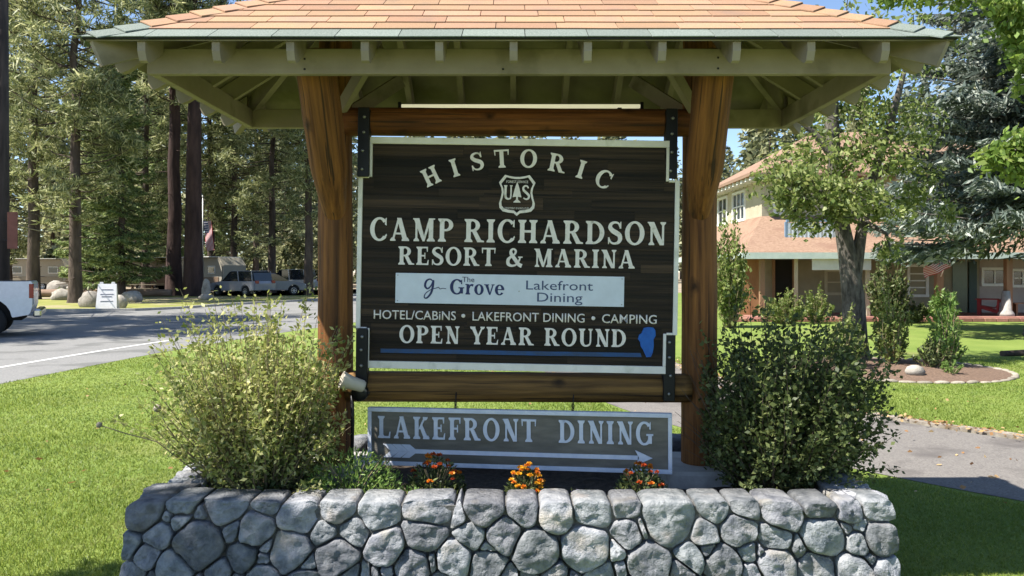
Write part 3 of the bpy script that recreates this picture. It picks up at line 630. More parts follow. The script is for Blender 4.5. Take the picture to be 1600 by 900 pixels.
# brick edging in front of the porch: single bricks where they can be told apart
bw = thing('brick_edging', 'low red brick edging between lawn and hotel porch', 'edging', (15, 25.6, 0))
bm_ = MB(); bm_.box((-.19, -.10, 0), (.19, .10, .13), .012); bme = bm_.mesh('brick'); bme.materials.append(pm("edging_brick", (.27,.12,.095), (.36,.18,.14), scale=9, rough=.9, bump=.3, objvar=.25, objhue=.01))
x = -7.4
while x < 8: inst('brick', bme, bw, (x, random.Random(int(x*50)).uniform(-.015, .015), 0)); x += .395
ribbon('porch_walk', [Vector((7.4, 26.0, 0)), Vector((26, 26.0, 0))], .62, .014, M_['brick'], label='red paved strip along the hotel porch')
# ================================================================== the sign shelter
rnd = random.Random(7)
EX0, EX1, EY0, EY1, EZ, SL = -2.04, 2.115, 3.68, 5.62, 2.80, 0.62      # eave rectangle, eave height, slope
HALF = (EY1 - EY0) / 2
shelter = thing('sign_shelter', 'log-post shelter with terracotta shingle hip roof standing in the stone planter', 'sign shelter', (.035, 4.70, .40))

def make_log(name, a, b, r0, r1, m, parent, n=22, rough=.035, seed=0, ease=1.0):
    a = Vector(a); b = Vector(b); L = (b - a).length; k = max(6, int(L/.05)); mb = MB()
    vs_, fs_ = [], []
    for i in range(k+1):
        t = i/k; r = r0 + (r1-r0)*min(1, t*ease)
        for j in range(n):
            an = 2*math.pi*j/n
            q = Vector((math.cos(an)*1.5 + seed*3.1, math.sin(an)*1.5, t*L*2.2 + seed))
            rr = r*(1 + rough*mnoise.noise(q) + rough*.5*mnoise.noise(q*3.1))
            vs_.append((math.cos(an)*rr, math.sin(an)*rr, t*L))
    for i in range(k):
        for j in range(n): fs_.append((i*n+j, i*n+(j+1) % n, (i+1)*n+(j+1) % n, (i+1)*n+j))
    mb.add(vs_, fs_, True); mb.f.append(tuple(range(n))[::-1]); mb.sm.append(False)
    mb.f.append(tuple(k*n+j for j in range(n))); mb.sm.append(False)
    o = mb.build(name, m, parent); o.rotation_mode = 'QUATERNION'
    o.rotation_quaternion = (b-a).to_track_quat('Z', 'Y'); o.location = a - parent.location; return o
PXL, PXR, PY = -1.08, 1.146, 4.70
for (x, s_) in ((PXL, 1), (PXR, 2)):
    make_log('post', (x, PY, .46), (x, PY, 3.28), .110, .098, M_['log_post'], shelter, seed=s_)
for (x, xe, s_) in ((PXL, -1.04, 3), (PXR, 1.075, 4)):
    br = make_log('brace', (x*.998, 4.745, 1.90), (xe, 4.05, 2.82), .045, .107, M_['log_post'], shelter, seed=s_, ease=2.4)
for x in (514, 1101):                                       # big bolts through the braces
    p = PX(x, 270, 4.40); m = MB()
    Mx = Matrix.Translation(p) @ Matrix.Rotation(R(90), 4, 'X')
    m.lathe([(.0, .030), (.016, .030), (.018, .024), (.026, .020), (.028, .012), (.028, -.08), (0, -.08)], 14, M=Mx)
    m.build('bolt', M_['steel'], shelter, world=shelter)
lt = make_log('log_beam', (-1.02, 4.66, 2.588), (1.09, 4.66, 2.580), .086, .083, M_['log'], shelter, seed=6)
lb = make_log('log_beam', (-1.00, 4.66, .985), (1.075, 4.66, .972), .092, .088, M_['log_dark'], shelter, seed=8)
# pads under the posts
for (x0, x1) in ((-1.30, -.86), (.895, 1.30)):
    m = MB(); m.box((x0, 4.44, .30), (x1, 4.98, .515), bev=.018); m.build('concrete_pad', M_['concrete'], shelter, world=shelter)
# perimeter beams
bx0, bx1, by0, by1, bz0, bz1 = -1.855, 1.925, 3.90, 5.40, 2.682, 2.812
m = MB(); m.box((bx0, by0, bz0), (bx1, by0+.042, bz1), bev=.003); m.build('eave_beam', M_['olive'], shelter, world=shelter)
m = MB(); m.box((bx0, by1-.042, bz0), (bx1, by1, bz1), bev=.003); m.build('eave_beam', M_['olive'], shelter, world=shelter)
for x in (bx0+.002, bx1-.046):
    m = MB(); m.box((x, by0+.044, bz0+.002), (x+.044, by1-.044, bz1-.002), bev=.003); m.build('eave_beam', M_['olive'], shelter, world=shelter)
for (x, z) in ((476, 92), (476, 108), (1122, 90), (1122, 107), (786, 108)):   # nail heads
    p = PX(x, z, 3.9); m = MB(); m.box((p.x-.005, 3.896, p.z-.005), (p.x+.005, 3.903, p.z+.005), bev=.002); m.build('nail_head', M_['steel'], shelter, world=shelter)
# rafters
def rafter_poly(t1, depth=.125):
    zt = lambda t: EZ - .022 + SL*t
    return [(.012, zt(.012)), (.012, zt(.012)-.045), (.030, zt(.03)-.098), (.05, zt(.05)-.118), (.085, zt(.085)-depth), (t1, zt(t1)-depth), (t1, zt(t1))]
def rafter(kind, c, t1):
    if t1 < .12: return
    P = rafter_poly(t1); m = MB(); h = .019
    if kind == 'F': m.prism([(EY0+t, z) for t, z in P], c-h, c+h, 'YZ')
    if kind == 'B': m.prism([(EY1-t, z) for t, z in P], c-h, c+h, 'YZ')
    if kind == 'L': m.prism([(EX0+t, z) for t, z in P], c-h, c+h, 'XZ')
    if kind == 'R': m.prism([(EX1-t, z) for t, z in P], c-h, c+h, 'XZ')
    m.build('rafter', M_['olive'], shelter, world=shelter)
cx = (EX0+EX1)/2 - .03
for i in range(-5, 6):
    x = cx + i*.358
    t1 = min(HALF, x-EX0, EX1-x)
    rafter('F', x, t1 - (.02 if t1 >= HALF else .05)); rafter('B', x, t1 - (.02 if t1 >= HALF else .05))
cy = (EY0+EY1)/2
for i in range(-2, 3):
    y = cy + i*.358; t1 = min(HALF, y-EY0, EY1-y)
    rafter('L', y, t1 - .06); rafter('R', y, t1 - .06)
for (x, y, sx, sy) in ((EX0, EY0, 1, 1), (EX1, EY0, -1, 1), (EX0, EY1, 1, -1), (EX1, EY1, -1, -1)):
    a = Vector((x + sx*.03, y + sy*.03, EZ - .085 + .03*SL)); t = HALF - .02
    b = Vector((x + sx*t, y + sy*t, EZ - .085 + t*SL)); m = MB(); m.bar(a, b, .042, .13); m.build('hip_rafter', M_['olive'], shelter, world=shelter)
m = MB(); m.box((EX0+HALF-.05, cy-.02, EZ+HALF*SL-.20), (EX1-HALF+.05, cy+.02, EZ+HALF*SL-.03)); m.build('ridge_board', M_['olive'], shelter, world=shelter)
# knee braces of painted board between the post heads and the rafters
for sx, x in ((1, PXL), (-1, PXR)):
    for sy in (-1, 1):
        m = MB(); m.bar((x + sx*.06, PY + sy*.10, 2.66), (x + sx*.34, PY + sy*.42, 2.95), .036, .085); m.build('knee_brace', M_['olive'], shelter, world=shelter)
# cross tie on each end, seen through the corner
# deck
rx0, rx1, rz = EX0+HALF, EX1-HALF, EZ+HALF*SL
deck = MB()
def slab(pts, th=.016):
    n = len(pts); deck.add(list(pts) + [Vector(p) - Vector((0, 0, th)) for p in pts], [tuple(range(n)), tuple(range(2*n-1, n-1, -1))] + [(i, n+i, n+(i+1) % n, (i+1) % n) for i in range(n)])
c = [Vector((EX0, EY0, EZ)), Vector((EX1, EY0, EZ)), Vector((EX1, EY1, EZ)), Vector((EX0, EY1, EZ)), Vector((rx0, cy, rz)), Vector((rx1, cy, rz))]
slab([c[0], c[1], c[5], c[4]]); slab([c[2], c[3], c[4], c[5]]); slab([c[3], c[0], c[4]]); slab([c[1], c[2], c[5]])
roof = deck.build('roof_deck', M_['olive_deck'], shelter, world=shelter)
m = MB()                                                    # black drip edge along the eaves
for a, b in ((c[0], c[1]), (c[1], c[2]), (c[2], c[3]), (c[3], c[0])):
    d = (b-a).normalized(); out = Vector((d.y, -d.x, 0))
    m.bar(a + out*.006 - d*.012 + Vector((0, 0, -.004)), b + out*.006 + d*.012 + Vector((0, 0, -.004)), .014, .011)
m.build('drip_edge', M_['black_edge'], roof)
# shingles
def clip(poly, a, b, cc):            # keep a*u + b*v <= cc
    out = []
    for i in range(len(poly)):
        p, q = poly[i], poly[(i+1) % len(poly)]
        fp, fq = a*p[0]+b*p[1]-cc, a*q[0]+b*q[1]-cc
        if fp <= 0: out.append(p)
        if fp*fq < 0:
            t = fp/(fp-fq); out.append((p[0]+(q[0]-p[0])*t, p[1]+(q[1]-p[1])*t))
    return out
cosT = 1/math.sqrt(1+SL*SL); sinT = SL*cosT; VM = HALF/cosT; EXP = .1265; TAB = .302
def tab_mesh(poly, v0, name='shingle'):
    mb = MB(); top, bot = [], []
    for (u, v) in poly:
        f = (v - v0)/(EXP*1.5); hz = .0085*(1-f) + .002
        top.append((u, v, hz + .0035)); bot.append((u, v, hz - .0015))
    n = len(poly); mb.add(top + bot, [tuple(range(n)), tuple(range(2*n-1, n-1, -1))] + [(i, n+i, n+(i+1) % n, (i+1) % n) for i in range(n)])
    return mb.mesh(name)
full_cache = {}
def shingle_slope(A, dirU, dirN, L):
    up = (Vector(dirN)*cosT + Vector((0, 0, sinT))).normalized(); U = Vector(dirU); N = U.cross(up)
    rows = int(VM/EXP) + 1
    for r_ in range(rows):
        v0 = r_*EXP - .022*(r_ == 0); off = -(TAB*.5)*(r_ % 2) - rnd.uniform(0, .03) - TAB*.27*((r_//2) % 2)
        k = int(L/TAB) + 3
        for j in range(k):
            u0 = off + j*TAB; u1 = u0 + TAB - .004
            poly = [(u0, v0 + rnd.uniform(-.005, .004)), (u1, v0 + rnd.uniform(-.005, .004)), (u1, v0+EXP*1.45), (u0, v0+EXP*1.45)]
            P = clip(clip(clip(poly, -1, cosT, .012), 1, cosT, L+.012), 0, 1, VM)
            if len(P) < 3: continue
            me = tab_mesh(P, v0); me.materials.append(M_['shingle_grey' if r_ == 0 else 'shingle'])
            o = bpy.data.objects.new('shingle', me); link(o, roof)
            o.matrix_local = Matrix.Translation(Vector(A)) @ Matrix((U, up, N)).transposed().to_4x4()
shingle_slope(c[0], (1, 0, 0), (0, 1, 0), EX1-EX0)
shingle_slope(c[2], (-1, 0, 0), (0, -1, 0), EX1-EX0)
shingle_slope(c[3], (0, -1, 0), (1, 0, 0), EY1-EY0)
shingle_slope(c[1], (0, 1, 0), (-1, 0, 0), EY1-EY0)
def caps(a, b, nl, nr, step=.135):
    """folded cap shingles from a up to b; nl, nr: downhill directions of both wings"""
    a = Vector(a); b = Vector(b); d = (b-a).normalized(); n = int((b-a).length/step)
    for i in range(n+1):
        p = a + d*i*step; q = a + d*min((b-a).length, (i+1.25)*step)
        w_ = .115; up = Vector((0, 0, 1)); mb = MB()
        hp, hq = up*.030, up*.016
        L1, R1 = p + nl*w_, p + nr*w_; L2, R2 = q + nl*w_, q + nr*w_
        V = [L1+hp*.8, p+hp, R1+hp*.8, L2+hq*.8, q+hq, R2+hq*.8]; dn = up*.006
        mb.add(V + [v-dn for v in V], [(0,1,4,3), (1,2,5,4), (6,9,10,7), (7,10,11,8), (0,6,7,1), (1,7,8,2), (3,4,10,9), (4,5,11,10), (0,3,9,6), (2,8,11,5)])
        mb.build('cap_shingle', M_['shingle_grey' if i < 2 and abs(d.z) > .1 else 'shingle'], roof)
def dn(v): v = Vector(v); return v.normalized()
F_, B_, L_, R_ = dn((0, -cosT, -sinT)), dn((0, cosT, -sinT)), dn((-cosT, 0, -sinT)), dn((cosT, 0, -sinT))
def wing(d, fall):                   # in-slope direction square to the hip
    w_ = fall - d*fall.dot(d); return w_.normalized()
for (a, b, f1, f2) in ((c[0], c[4], L_, F_), (c[1], c[5], F_, R_), (c[2], c[5], R_, B_), (c[3], c[4], B_, L_)):
    d = (b-a).normalized(); caps(a, b, wing(d, f1), wing(d, f2))
caps(c[4], c[5], F_, B_)

# ================================================================== hanging main sign
KS = 4.57/F; RA = R(1.0)
sign = thing('camp_sign', 'dark carved wooden camp sign with white frame and raised white letters, hung between log posts', 'sign',
             (8*KS, 4.575, EYE + (HY-398)*KS), (0, RA, R(-1.2)))
def S(x, y):
    dx, dy = x-808, y-398; return ((dx*math.cos(RA)+dy*math.sin(RA))*KS, -(dy*math.cos(RA)-dx*math.sin(RA))*KS)
def rectp(mb, x0, x1, y0, y1, t0, t1, bev=0): mb.box((x0*KS, t0, -y1*KS), (x1*KS, t1, -y0*KS), bev)
NX, WX, TY, N1, N2, BY = 233, 250, -180, -119, 120, 180
m = MB(); m.prism([(x*KS, -y*KS) for x, y in ((-NX,TY),(NX,TY),(NX,N1),(WX,N1),(WX,N2),(NX,N2),(NX,BY),(-NX,BY),(-NX,N2),(-WX,N2),(-WX,N1),(-NX,N1))], 0, .055)
# board of glued strips: each course a hair in or out
m.build('board', M_['board'], sign)
ys = [TY+12]; 
while ys[-1] < BY-12: ys.append(min(BY-12, ys[-1] + rnd.uniform(11, 19)))
for y0, y1 in zip(ys[:-1], ys[1:]):
    hw = WX-7 if (y0 > N1+2 and y1 < N2-2) else NX-6
    xa = -hw
    while xa < hw - 1:                                     # staves butted end to end
        xb = min(hw, xa + rnd.uniform(70, 190)); xb = hw if hw - xb < 45 else xb
        m = MB(); rectp(m, xa+.1, xb-.1, y0+.2, y1-.2, -.0022 - rnd.uniform(0, .0035), .003); m.build('plank', M_['board'], sign); xa = xb
def frame(x0, x1, y0, y1): 
    m = MB(); rectp(m, x0, x1, y0, y1, -.014, .030, .002); m.build('frame_strip', M_['white'], sign)
frame(-NX-1, NX+1, TY-1, TY+9.5); frame(-NX-1, NX+1, BY-10, BY+1.5)
for s_ in (-1, 1):
    for (a, b) in ((TY+9.7, N1+1), (N2-1, BY-10.2)):
        x0, x1 = sorted((s_*(NX+1), s_*(NX-3.5))); frame(x0, x1, a, b)
    x0, x1 = sorted((s_*(WX+1), s_*(WX-6))); frame(x0, x1, N1-1, N2+1)
    x0, x1 = sorted((s_*(WX-6.2), s_*(NX+1.2)))
    frame(x0, x1, N1-1, N1+2.6); frame(x0, x1, N2-2.6, N2+1)

# ---------------------------------------------------------------- letters: a flared serif alphabet, strokes in cap heights
T_, t_ = .215, .095
def serif(x0, x1, y, dr, e=.085):
    return [(x0-e, y), (x1+e, y), (x1+e, y+dr*.055), (x1, y+dr*.15), (x0, y+dr*.15), (x0-e, y+dr*.055)]
def rect(x0, x1, y0, y1): return [(x0, y0), (x1, y0), (x1, y1), (x0, y1)]
def stem(x, w_=T_, b=True, t=True):
    q = [rect(x, x+w_, 0, 1)]
    if b: q.append(serif(x, x+w_, 0, 1))
    if t: q.append(serif(x, x+w_, 1, -1))
    return q
def arc(cx_, cy_, rx, ry, a0, a1, T=T_, t=t_, n=20):
    out = [(cx_+rx*math.cos(R(a0+(a1-a0)*i/n)), cy_+ry*math.sin(R(a0+(a1-a0)*i/n))) for i in range(n+1)]
    inn = [(cx_+(rx-T)*math.cos(R(a0+(a1-a0)*i/n)), cy_+(ry-t)*math.sin(R(a0+(a1-a0)*i/n))) for i in range(n+1)]
    return [[out[i], out[i+1], inn[i+1], inn[i]] for i in range(n)]
def stroke(pts, ws, sub=5):
    P = [Vector((*p, 0)) for p in pts]; Q = []; W = []
    if not hasattr(ws, '__len__'): ws = [ws]*len(P)
    for i in range(len(P)-1):
        p0, p1, p2, p3 = P[max(i-1,0)], P[i], P[i+1], P[min(i+2,len(P)-1)]
        for k in range(sub + (i == len(P)-2)):
            t = k/sub
            Q.append(.5*((2*p1)+(p2-p0)*t+(2*p0-5*p1+4*p2-p3)*t*t+(3*p1-p0-3*p2+p3)*t**3)); W.append(ws[i]+(ws[i+1]-ws[i])*t)
    out = []
    for i in range(len(Q)):
        d = (Q[min(i+1,len(Q)-1)]-Q[max(i-1,0)]).normalized(); nn = Vector((-d.y, d.x, 0)); out.append((Q[i]+nn*W[i]/2, Q[i]-nn*W[i]/2))
    return [[(a[0].x,a[0].y),(b[0].x,b[0].y),(b[1].x,b[1].y),(a[1].x,a[1].y)] for a, b in zip(out[:-1], out[1:])]
def diag(x0, y0, x1, y1, w_): return [(x0-w_/2, y0), (x0+w_/2, y0), (x1+w_/2, y1), (x1-w_/2, y1)]
def G_(ch):
    if ch == 'I': return stem(.09), .395
    if ch == 'H': return stem(.09)+stem(.62)+[rect(.3, .63, .455, .555)], .925
    if ch == 'L': return stem(.09)+[rect(.3, .66, 0, .085), [(.60,0),(.70,0),(.72,.29),(.68,.29)]], .76
    if ch in 'EF':
        q = stem(.09)+[rect(.3, .62, .915, 1), [(.58,1),(.68,1),(.67,.73),(.63,.73)], rect(.3, .52, .465, .55), [(.48,.34),(.53,.34),(.53,.67),(.48,.67)]]
        if ch == 'E': q += [rect(.3, .66, 0, .085), [(.60,0),(.71,0),(.73,.28),(.69,.28)]]
        return q, .77 if ch == 'E' else .70
    if ch == 'T': return [rect(.30, .30+T_, 0, .92), serif(.30, .30+T_, 0, 1), rect(.02, .80, .91, 1), [(.0,1),(.08,1),(.07,.70),(.03,.70)], [(.74,1),(.82,1),(.79,.70),(.75,.70)]], .82
    if ch == 'O': return arc(.46, .5, .46, .52, 0, 360, n=40), .92
    if ch == 'Q': return arc(.46, .5, .46, .52, 0, 360, n=40), .92
    if ch == 'C': return arc(.46, .5, .46, .52, 42, 318, n=30)+[[(.72,.70),(.80,.66),(.80,1.0),(.75,.97)], [(.70,.19),(.80,.30),(.83,.24),(.74,.10)]], .84
    if ch == 'G': return arc(.46, .5, .46, .52, 42, 322, n=30)+[[(.72,.70),(.80,.66),(.80,1.0),(.75,.97)], rect(.66, .66+T_*.95, .06, .44), rect(.56, .94, .40, .475)], .95
    if ch == 'D': return stem(.09)+arc(.36, .5, .52, .5, -90, 90, n=22)+[rect(.25, .37, .905, 1), rect(.25, .37, 0, .095)], .90
    if ch in 'PR':
        q = stem(.09, b=True)+arc(.38, .725, .36, .275, -90, 90, T=T_*.95)+[rect(.25, .39, .91, 1), rect(.25, .39, .45, .545)]
        if ch == 'R': q += [[(.36,.48),(.58,.47),(.86,.0),(.62,.0)], [(.62,0),(.94,0),(.94,.06),(.80,.10)]]; return q, .93
        return q, .76
    if ch == 'N': return [rect(.16, .255, 0, .95), serif(.16, .255, 0, 1), rect(.70, .795, .0, 1), serif(.70, .795, 1, -1), [(.02,1),(.32,1),(.795,.0),(.60,.0)], rect(.02, .2, .945, 1)], .89
    if ch == 'M': return [rect(.15, .245, 0, .97), serif(.15, .245, 0, 1), rect(.80, .80+T_, 0, 1), serif(.80, .80+T_, 0, 1), [(.05,1),(.33,1),(.62,.08),(.50,.0)], [(.80,1),(.92,1),(.60,.0),(.50,.0)], rect(.03, .2, .945, 1), rect(.84, 1.10, .945, 1)], 1.12
    if ch == 'A': return [diag(.145, 0, .43, 1, .10), [(.34,1.0),(.55,1.0),(.88,0),(.645,0)], rect(.24, .70, .28, .36), serif(.10, .19, 0, 1), serif(.655, .87, 0, 1, .07)], .97
    if ch == 'V': return [[(.06,1),(.29,1),(.52,0),(.42,0)], [(.74,1),(.84,1),(.52,0),(.44,0)], serif(.07, .27, 1, -1, .06), serif(.74, .83, 1, -1)], .92
    if ch == 'Y': return [rect(.34, .34+T_, 0, .48), serif(.34, .34+T_, 0, 1), [(.04,1),(.28,1),(.54,.42),(.34,.42)], [(.72,1),(.82,1),(.555,.42),(.45,.44)], serif(.06, .26, 1, -1, .06), serif(.72, .81, 1, -1)], .88
    if ch == 'K': return stem(.09)+[[(.62,1),(.74,1),(.40,.45),(.28,.42)], [(.36,.56),(.50,.66),(.86,0),(.62,0)], serif(.64, .74, 1, -1), serif(.62, .86, 0, 1, .06)], .93
    if ch == 'U': return [rect(.10, .10+T_, .30, 1), serif(.10, .10+T_, 1, -1), rect(.69, .78, .30, 1), serif(.69, .78, 1, -1)]+arc(.44, .33, .34, .35, 180, 360, T=T_, t=.10)[:10]+stroke([(.44,.03),(.58,.055),(.70,.14),(.735,.32)], [.10,.10,.09,.09]), .88
    if ch == 'S': return stroke([(.60,.76),(.52,.91),(.35,.955),(.18,.89),(.125,.74),(.24,.60),(.40,.51),(.565,.40),(.60,.23),(.51,.09),(.34,.04),(.17,.09),(.07,.25)], [.08,.08,.09,.14,.19,.21,.22,.21,.19,.14,.09,.08,.08], 5)+[[(.57,.69),(.65,.69),(.645,1.0),(.60,.97)], [(.03,.31),(.105,.31),(.085,.02),(.035,0)]], .70
    if ch == '&': return stroke([(.92,.03),(.72,.14),(.50,.42),(.30,.68),(.29,.87),(.43,.96),(.56,.85),(.50,.68),(.27,.52),(.12,.36),(.13,.14),(.33,.04),(.58,.10),(.76,.33),(.82,.50)], [.22,.21,.21,.20,.14,.09,.13,.11,.13,.19,.20,.13,.10,.10,.09])+[rect(.70, .96, .485, .55)], 1.0
    if ch == 'r': return [rect(.09, .28, 0, .68), serif(.09, .28, 0, 1, .06), rect(.02, .2, .63, .70)]+stroke([(.26,.42),(.33,.59),(.44,.64),(.53,.60)], [.07,.09,.13,.17]), .56
    if ch == 'o': return arc(.31, .34, .31, .36, 0, 360, T=.19, t=.075, n=30), .62
    if ch == 'v': return [[(.03,.69),(.24,.69),(.40,0),(.31,0)], [(.52,.69),(.61,.69),(.40,0),(.33,0)], rect(-.03, .30, .645, .70), rect(.46, .67, .645, .70)], .64
    if ch == 'e': return arc(.31, .34, .31, .36, 0, 325, T=.19, t=.075, n=28)+[rect(.15, .60, .33, .395)], .62
    return [], .40
def glyph(mb, ch, ox, oz, sx, sz, ang=0.0, th=.008, base=-.003, k0=0):
    """adds a raised letter; each stroke a touch higher than the one before so that no faces coincide"""
    ca, sa = math.cos(ang), math.sin(ang)
    for i, poly in enumerate(G_(ch)[0]):
        P = [(ox + (x*sx)*ca - (y*sz)*sa, oz + (x*sx)*sa + (y*sz)*ca) for x, y in poly]
        a = sum(P[j][0]*P[(j+1) % len(P)][1] - P[(j+1) % len(P)][0]*P[j][1] for j in range(len(P)))
        if a < 0: P = P[::-1]
        mb.prism(P, base - th - .00007*(i % 23), base + .003)
def words(parent, s, x0, x1, base, cap, mat_, label, gap=.13, space=.42, th=.008, y0=-.003):
    ws = [G_(c_)[1] if c_ != ' ' else space for c_ in s]; tot = sum(ws) + gap*(len(s)-1); sx = (x1-x0)/tot
    x = x0
    for c_, w_ in zip(s, ws):
        if c_ != ' ':
            m = MB(); glyph(m, c_, x, base, sx, cap, th=th, base=y0); o = m.build('letter', mat_, parent); o['label'] = 'letter %s of the %s' % (c_, label)
        x += (w_+gap)*sx
def sl(x0, x1, y): return S(x0, y)[0], S(x1, y)[0]
def vrow(y): return -(y-398)*KS
words(sign, 'CAMP', -231*KS, -100*KS, vrow(379.5), 36*KS, M_['letter'], 'raised white word CAMP')
words(sign, 'RICHARDSON', -83*KS, 231*KS, vrow(379.5), 36*KS, M_['letter'], 'raised white word RICHARDSON')
words(sign, 'RESORT & MARINA', -186*KS, 184*KS, vrow(416.5), 28.5*KS, M_['letter'], 'raised white words RESORT & MARINA', space=.36)
words(sign, 'OPEN YEAR ROUND', -182*KS, 172*KS, vrow(539), 27.5*KS, M_['letter'], 'raised white words OPEN YEAR ROUND', space=.40)
m = MB()
for ch, px, py, an in (('H',673,275,25),('I',710,262,17),('S',745,252,11),('T',784,248,3),('O',826,248,-3),('R',871,255,-11),('I',908,265,-17),('C',943,280,-27)):
    u, v = S(px, py); a = R(an+1.0); cap = 28*KS; wd = G_(ch)[1]; sx = cap*1.02
    if ch == 'H': sx = cap*.98
    ox = u - (wd*sx/2)*math.cos(a) + cap/2*math.sin(a); oz = v - (wd*sx/2)*math.sin(a) - cap/2*math.cos(a)
    m = MB(); glyph(m, ch, ox, oz, sx, cap, a); m.build('letter', M_['letter'], sign)['label'] = 'letter %s of the arched raised white word HISTORIC' % ch
def sans(parent, s, x0, x1, base, capm, mat_, label, y, th=.003, bold=0.0):
    cu = bpy.data.curves.new('lettering', 'FONT'); cu.body = s; cu.size = 1; cu.extrude = 0.0; cu.offset = bold; cu.resolution_u = 3
    ob = bpy.data.objects.new('tmp', cu); COL.objects.link(ob); dg = bpy.context.evaluated_depsgraph_get()
    me = bpy.data.meshes.new_from_object(ob.evaluated_get(dg)); bpy.data.objects.remove(ob)
    co = np.array([v.co[:] for v in me.vertices]); lo, hi = co.min(0), co.max(0)
    caph = .729 if True else 1
    V = np.zeros_like(co); V[:, 0] = x0 + (co[:, 0]-lo[0])/(hi[0]-lo[0])*(x1-x0); V[:, 2] = base + co[:, 1]/caph*capm; V[:, 1] = y
    me.vertices.foreach_set('co', V.astype(np.float32).ravel())
    bm = bmesh.new(); bm.from_mesh(me)
    ret = bmesh.ops.extrude_face_region(bm, geom=list(bm.faces)); 
    for g in ret['geom']:
        if isinstance(g, bmesh.types.BMVert): g.co.y -= th
    bmesh.ops.recalc_face_normals(bm, faces=list(bm.faces)); bm.to_mesh(me); bm.free()
    me.materials.clear(); me.materials.append(mat_); me.name = 'lettering'
    o = bpy.data.objects.new('lettering', me); link(o, parent); o['label'] = label; return o
for s_, a, b in (('HOTEL/CABiNS', -223, -94), ('LAKEFRONT DINING', -68, 107), ('CAMPING', 134, 219)):
    sans(sign, s_, a*KS, b*KS, vrow(502), 14.5*KS, M_['letter'], 'small raised white words ' + s_.upper(), -.006, .004, .006)
for xx in (-82.5, 120.5):
    m = MB(); m.lathe([(0, .006), (3.0*KS, .006), (3.2*KS, 0), (3.2*KS, -.004)], 12, M=Matrix.Translation((xx*KS, -.004, vrow(495))) @ Matrix.Rotation(R(90), 4, 'X'))
    m.build('bullet_dot', M_['letter'], sign)
# forest shield: outline ring, tree, U and S, two faint rows of text
SH = [(-19.2,-27.6),(-12,-25.6),(-4,-24.4),(4,-24.4),(12,-25.6),(19.2,-27.6),(28.5,-15.5),(24.8,-7),(23.8,0),(25.5,9),(28,17),(27.2,24),(22,29.5),(14,31.3),(5,32.2),(0,36.5),(-5,32.2),(-14,31.3),(-22,29.5),(-27.2,24),(-28,17),(-25.5,9),(-23.8,0),(-24.8,-7),(-28.5,-15.5)]
shx, shz = S(808, 301)
m = MB(); n = len(SH)
for i in range(n):
    (a, b), (a2, b2) = SH[i], SH[(i+1) % n]; q = .87
    m.prism([(shx+a*KS, shz-b*KS), (shx+a2*KS, shz-b2*KS), (shx+a2*q*KS, shz-b2*q*KS), (shx+a*q*KS, shz-b*q*KS)], -.011-.0001*(i % 2), 0)
tree = [(0,-17),(2.2,-11),(4.4,-3),(6.2,4),(7.0,7.5),(2.0,6.4),(1.4,6.4),(1.5,11),(5.6,14.6),(5.4,15.6),(-5.4,15.6),(-5.6,14.6),(-1.5,11),(-1.4,6.4),(-2.0,6.4),(-7.0,7.5),(-6.2,4),(-4.4,-3),(-2.2,-11)]
m.prism([(shx+a*KS, shz-b*KS) for a, b in tree][::-1], -.010, 0)
for poly in stroke([(-18,-10),(-18,6),(-15.5,9.5),(-12.5,9.8),(-9.8,7),(-9.3,-10)], [3.6,3.6,3.2,2.6,2.2,2.2]) + \
    stroke([(17.5,-7),(15.5,-10.3),(12,-10.4),(9.6,-7.4),(10.6,-3.5),(15,.6),(18.6,4.6),(17.6,8.8),(14,10.2),(10,8.2)], [2.2,2.4,2.6,3.2,3.6,3.8,3.6,3.0,2.4,2.0]) + [rect(-20.6,-15.4,-11.3,-9.6), rect(-11.2,-7.2,-11.3,-9.6)]:
    m.prism([(shx+a*KS, shz-b*KS) for a, b in poly], -.010-.00007*(len(m.f) % 17), 0)
m.build('emblem', M_['letter'], sign)['label'] = 'white shield emblem with a tree between the letters U and S'
o = sans(sign, 'FOREST SERVICE', shx-17*KS, shx+17*KS, shz+15.0*KS, 4.0*KS, M_['letter'], 'tiny raised words FOREST SERVICE', -.006, .002)
o = sans(sign, 'DEPARTMENT OF AGRICULTURE', shx-19*KS, shx+19*KS, shz-26*KS, 3.2*KS, M_['letter'], 'tiny raised words DEPARTMENT OF AGRICULTURE', -.006, .002)
# blue white-board panel
pl = MB(); pl.box((-189.5*KS, -.012, vrow(476.5)), (167.5*KS, -.004, vrow(429.5)), .001)
panel = pl.build('name_panel', M_['panel'], sign); panel['label'] = 'pale blue-white panel with navy words The Grove, Lakefront Dining'
for (x, y) in ((-186, 433), (164, 433), (-186, 473), (164, 473), (4, 455)):
    m = MB(); m.box((x*KS-.003, -.0145, vrow(y)-.003), (x*KS+.003, -.012, vrow(y)+.003), .001); m.build('screw', M_['bolt'], panel)
gr = words(panel, 'Grove', -104*KS, -19*KS, vrow(461.5), 23.5*KS, M_['navy'], 'navy word Grove', gap=.05, th=.0008, y0=-.0125)
sans(panel, 'The', -85*KS, -66*KS, vrow(442), 8.6*KS, M_['navy'], 'small navy word The', -.0123, .0012)
sans(panel, 'Lakefront', 15*KS, 119*KS, vrow(452), 15*KS, M_['ink'], 'navy word Lakefront', -.0123, .0012)
sans(panel, 'Dining', 32.5*KS, 103*KS, vrow(470.5), 15*KS, M_['ink'], 'navy word Dining', -.0123, .0012)
m = MB()
G0 = [(-131,441.5),(-135.5,438.5),(-141,441.5),(-143,449),(-139,453.5),(-133.5,448.5),(-130,440.5),(-131,451),(-134,461),(-140,468),(-144,467),(-142,461),(-134,455),(-126,452.5),(-122,451),(-119.5,453.5),(-115,452.5),(-110,453)]
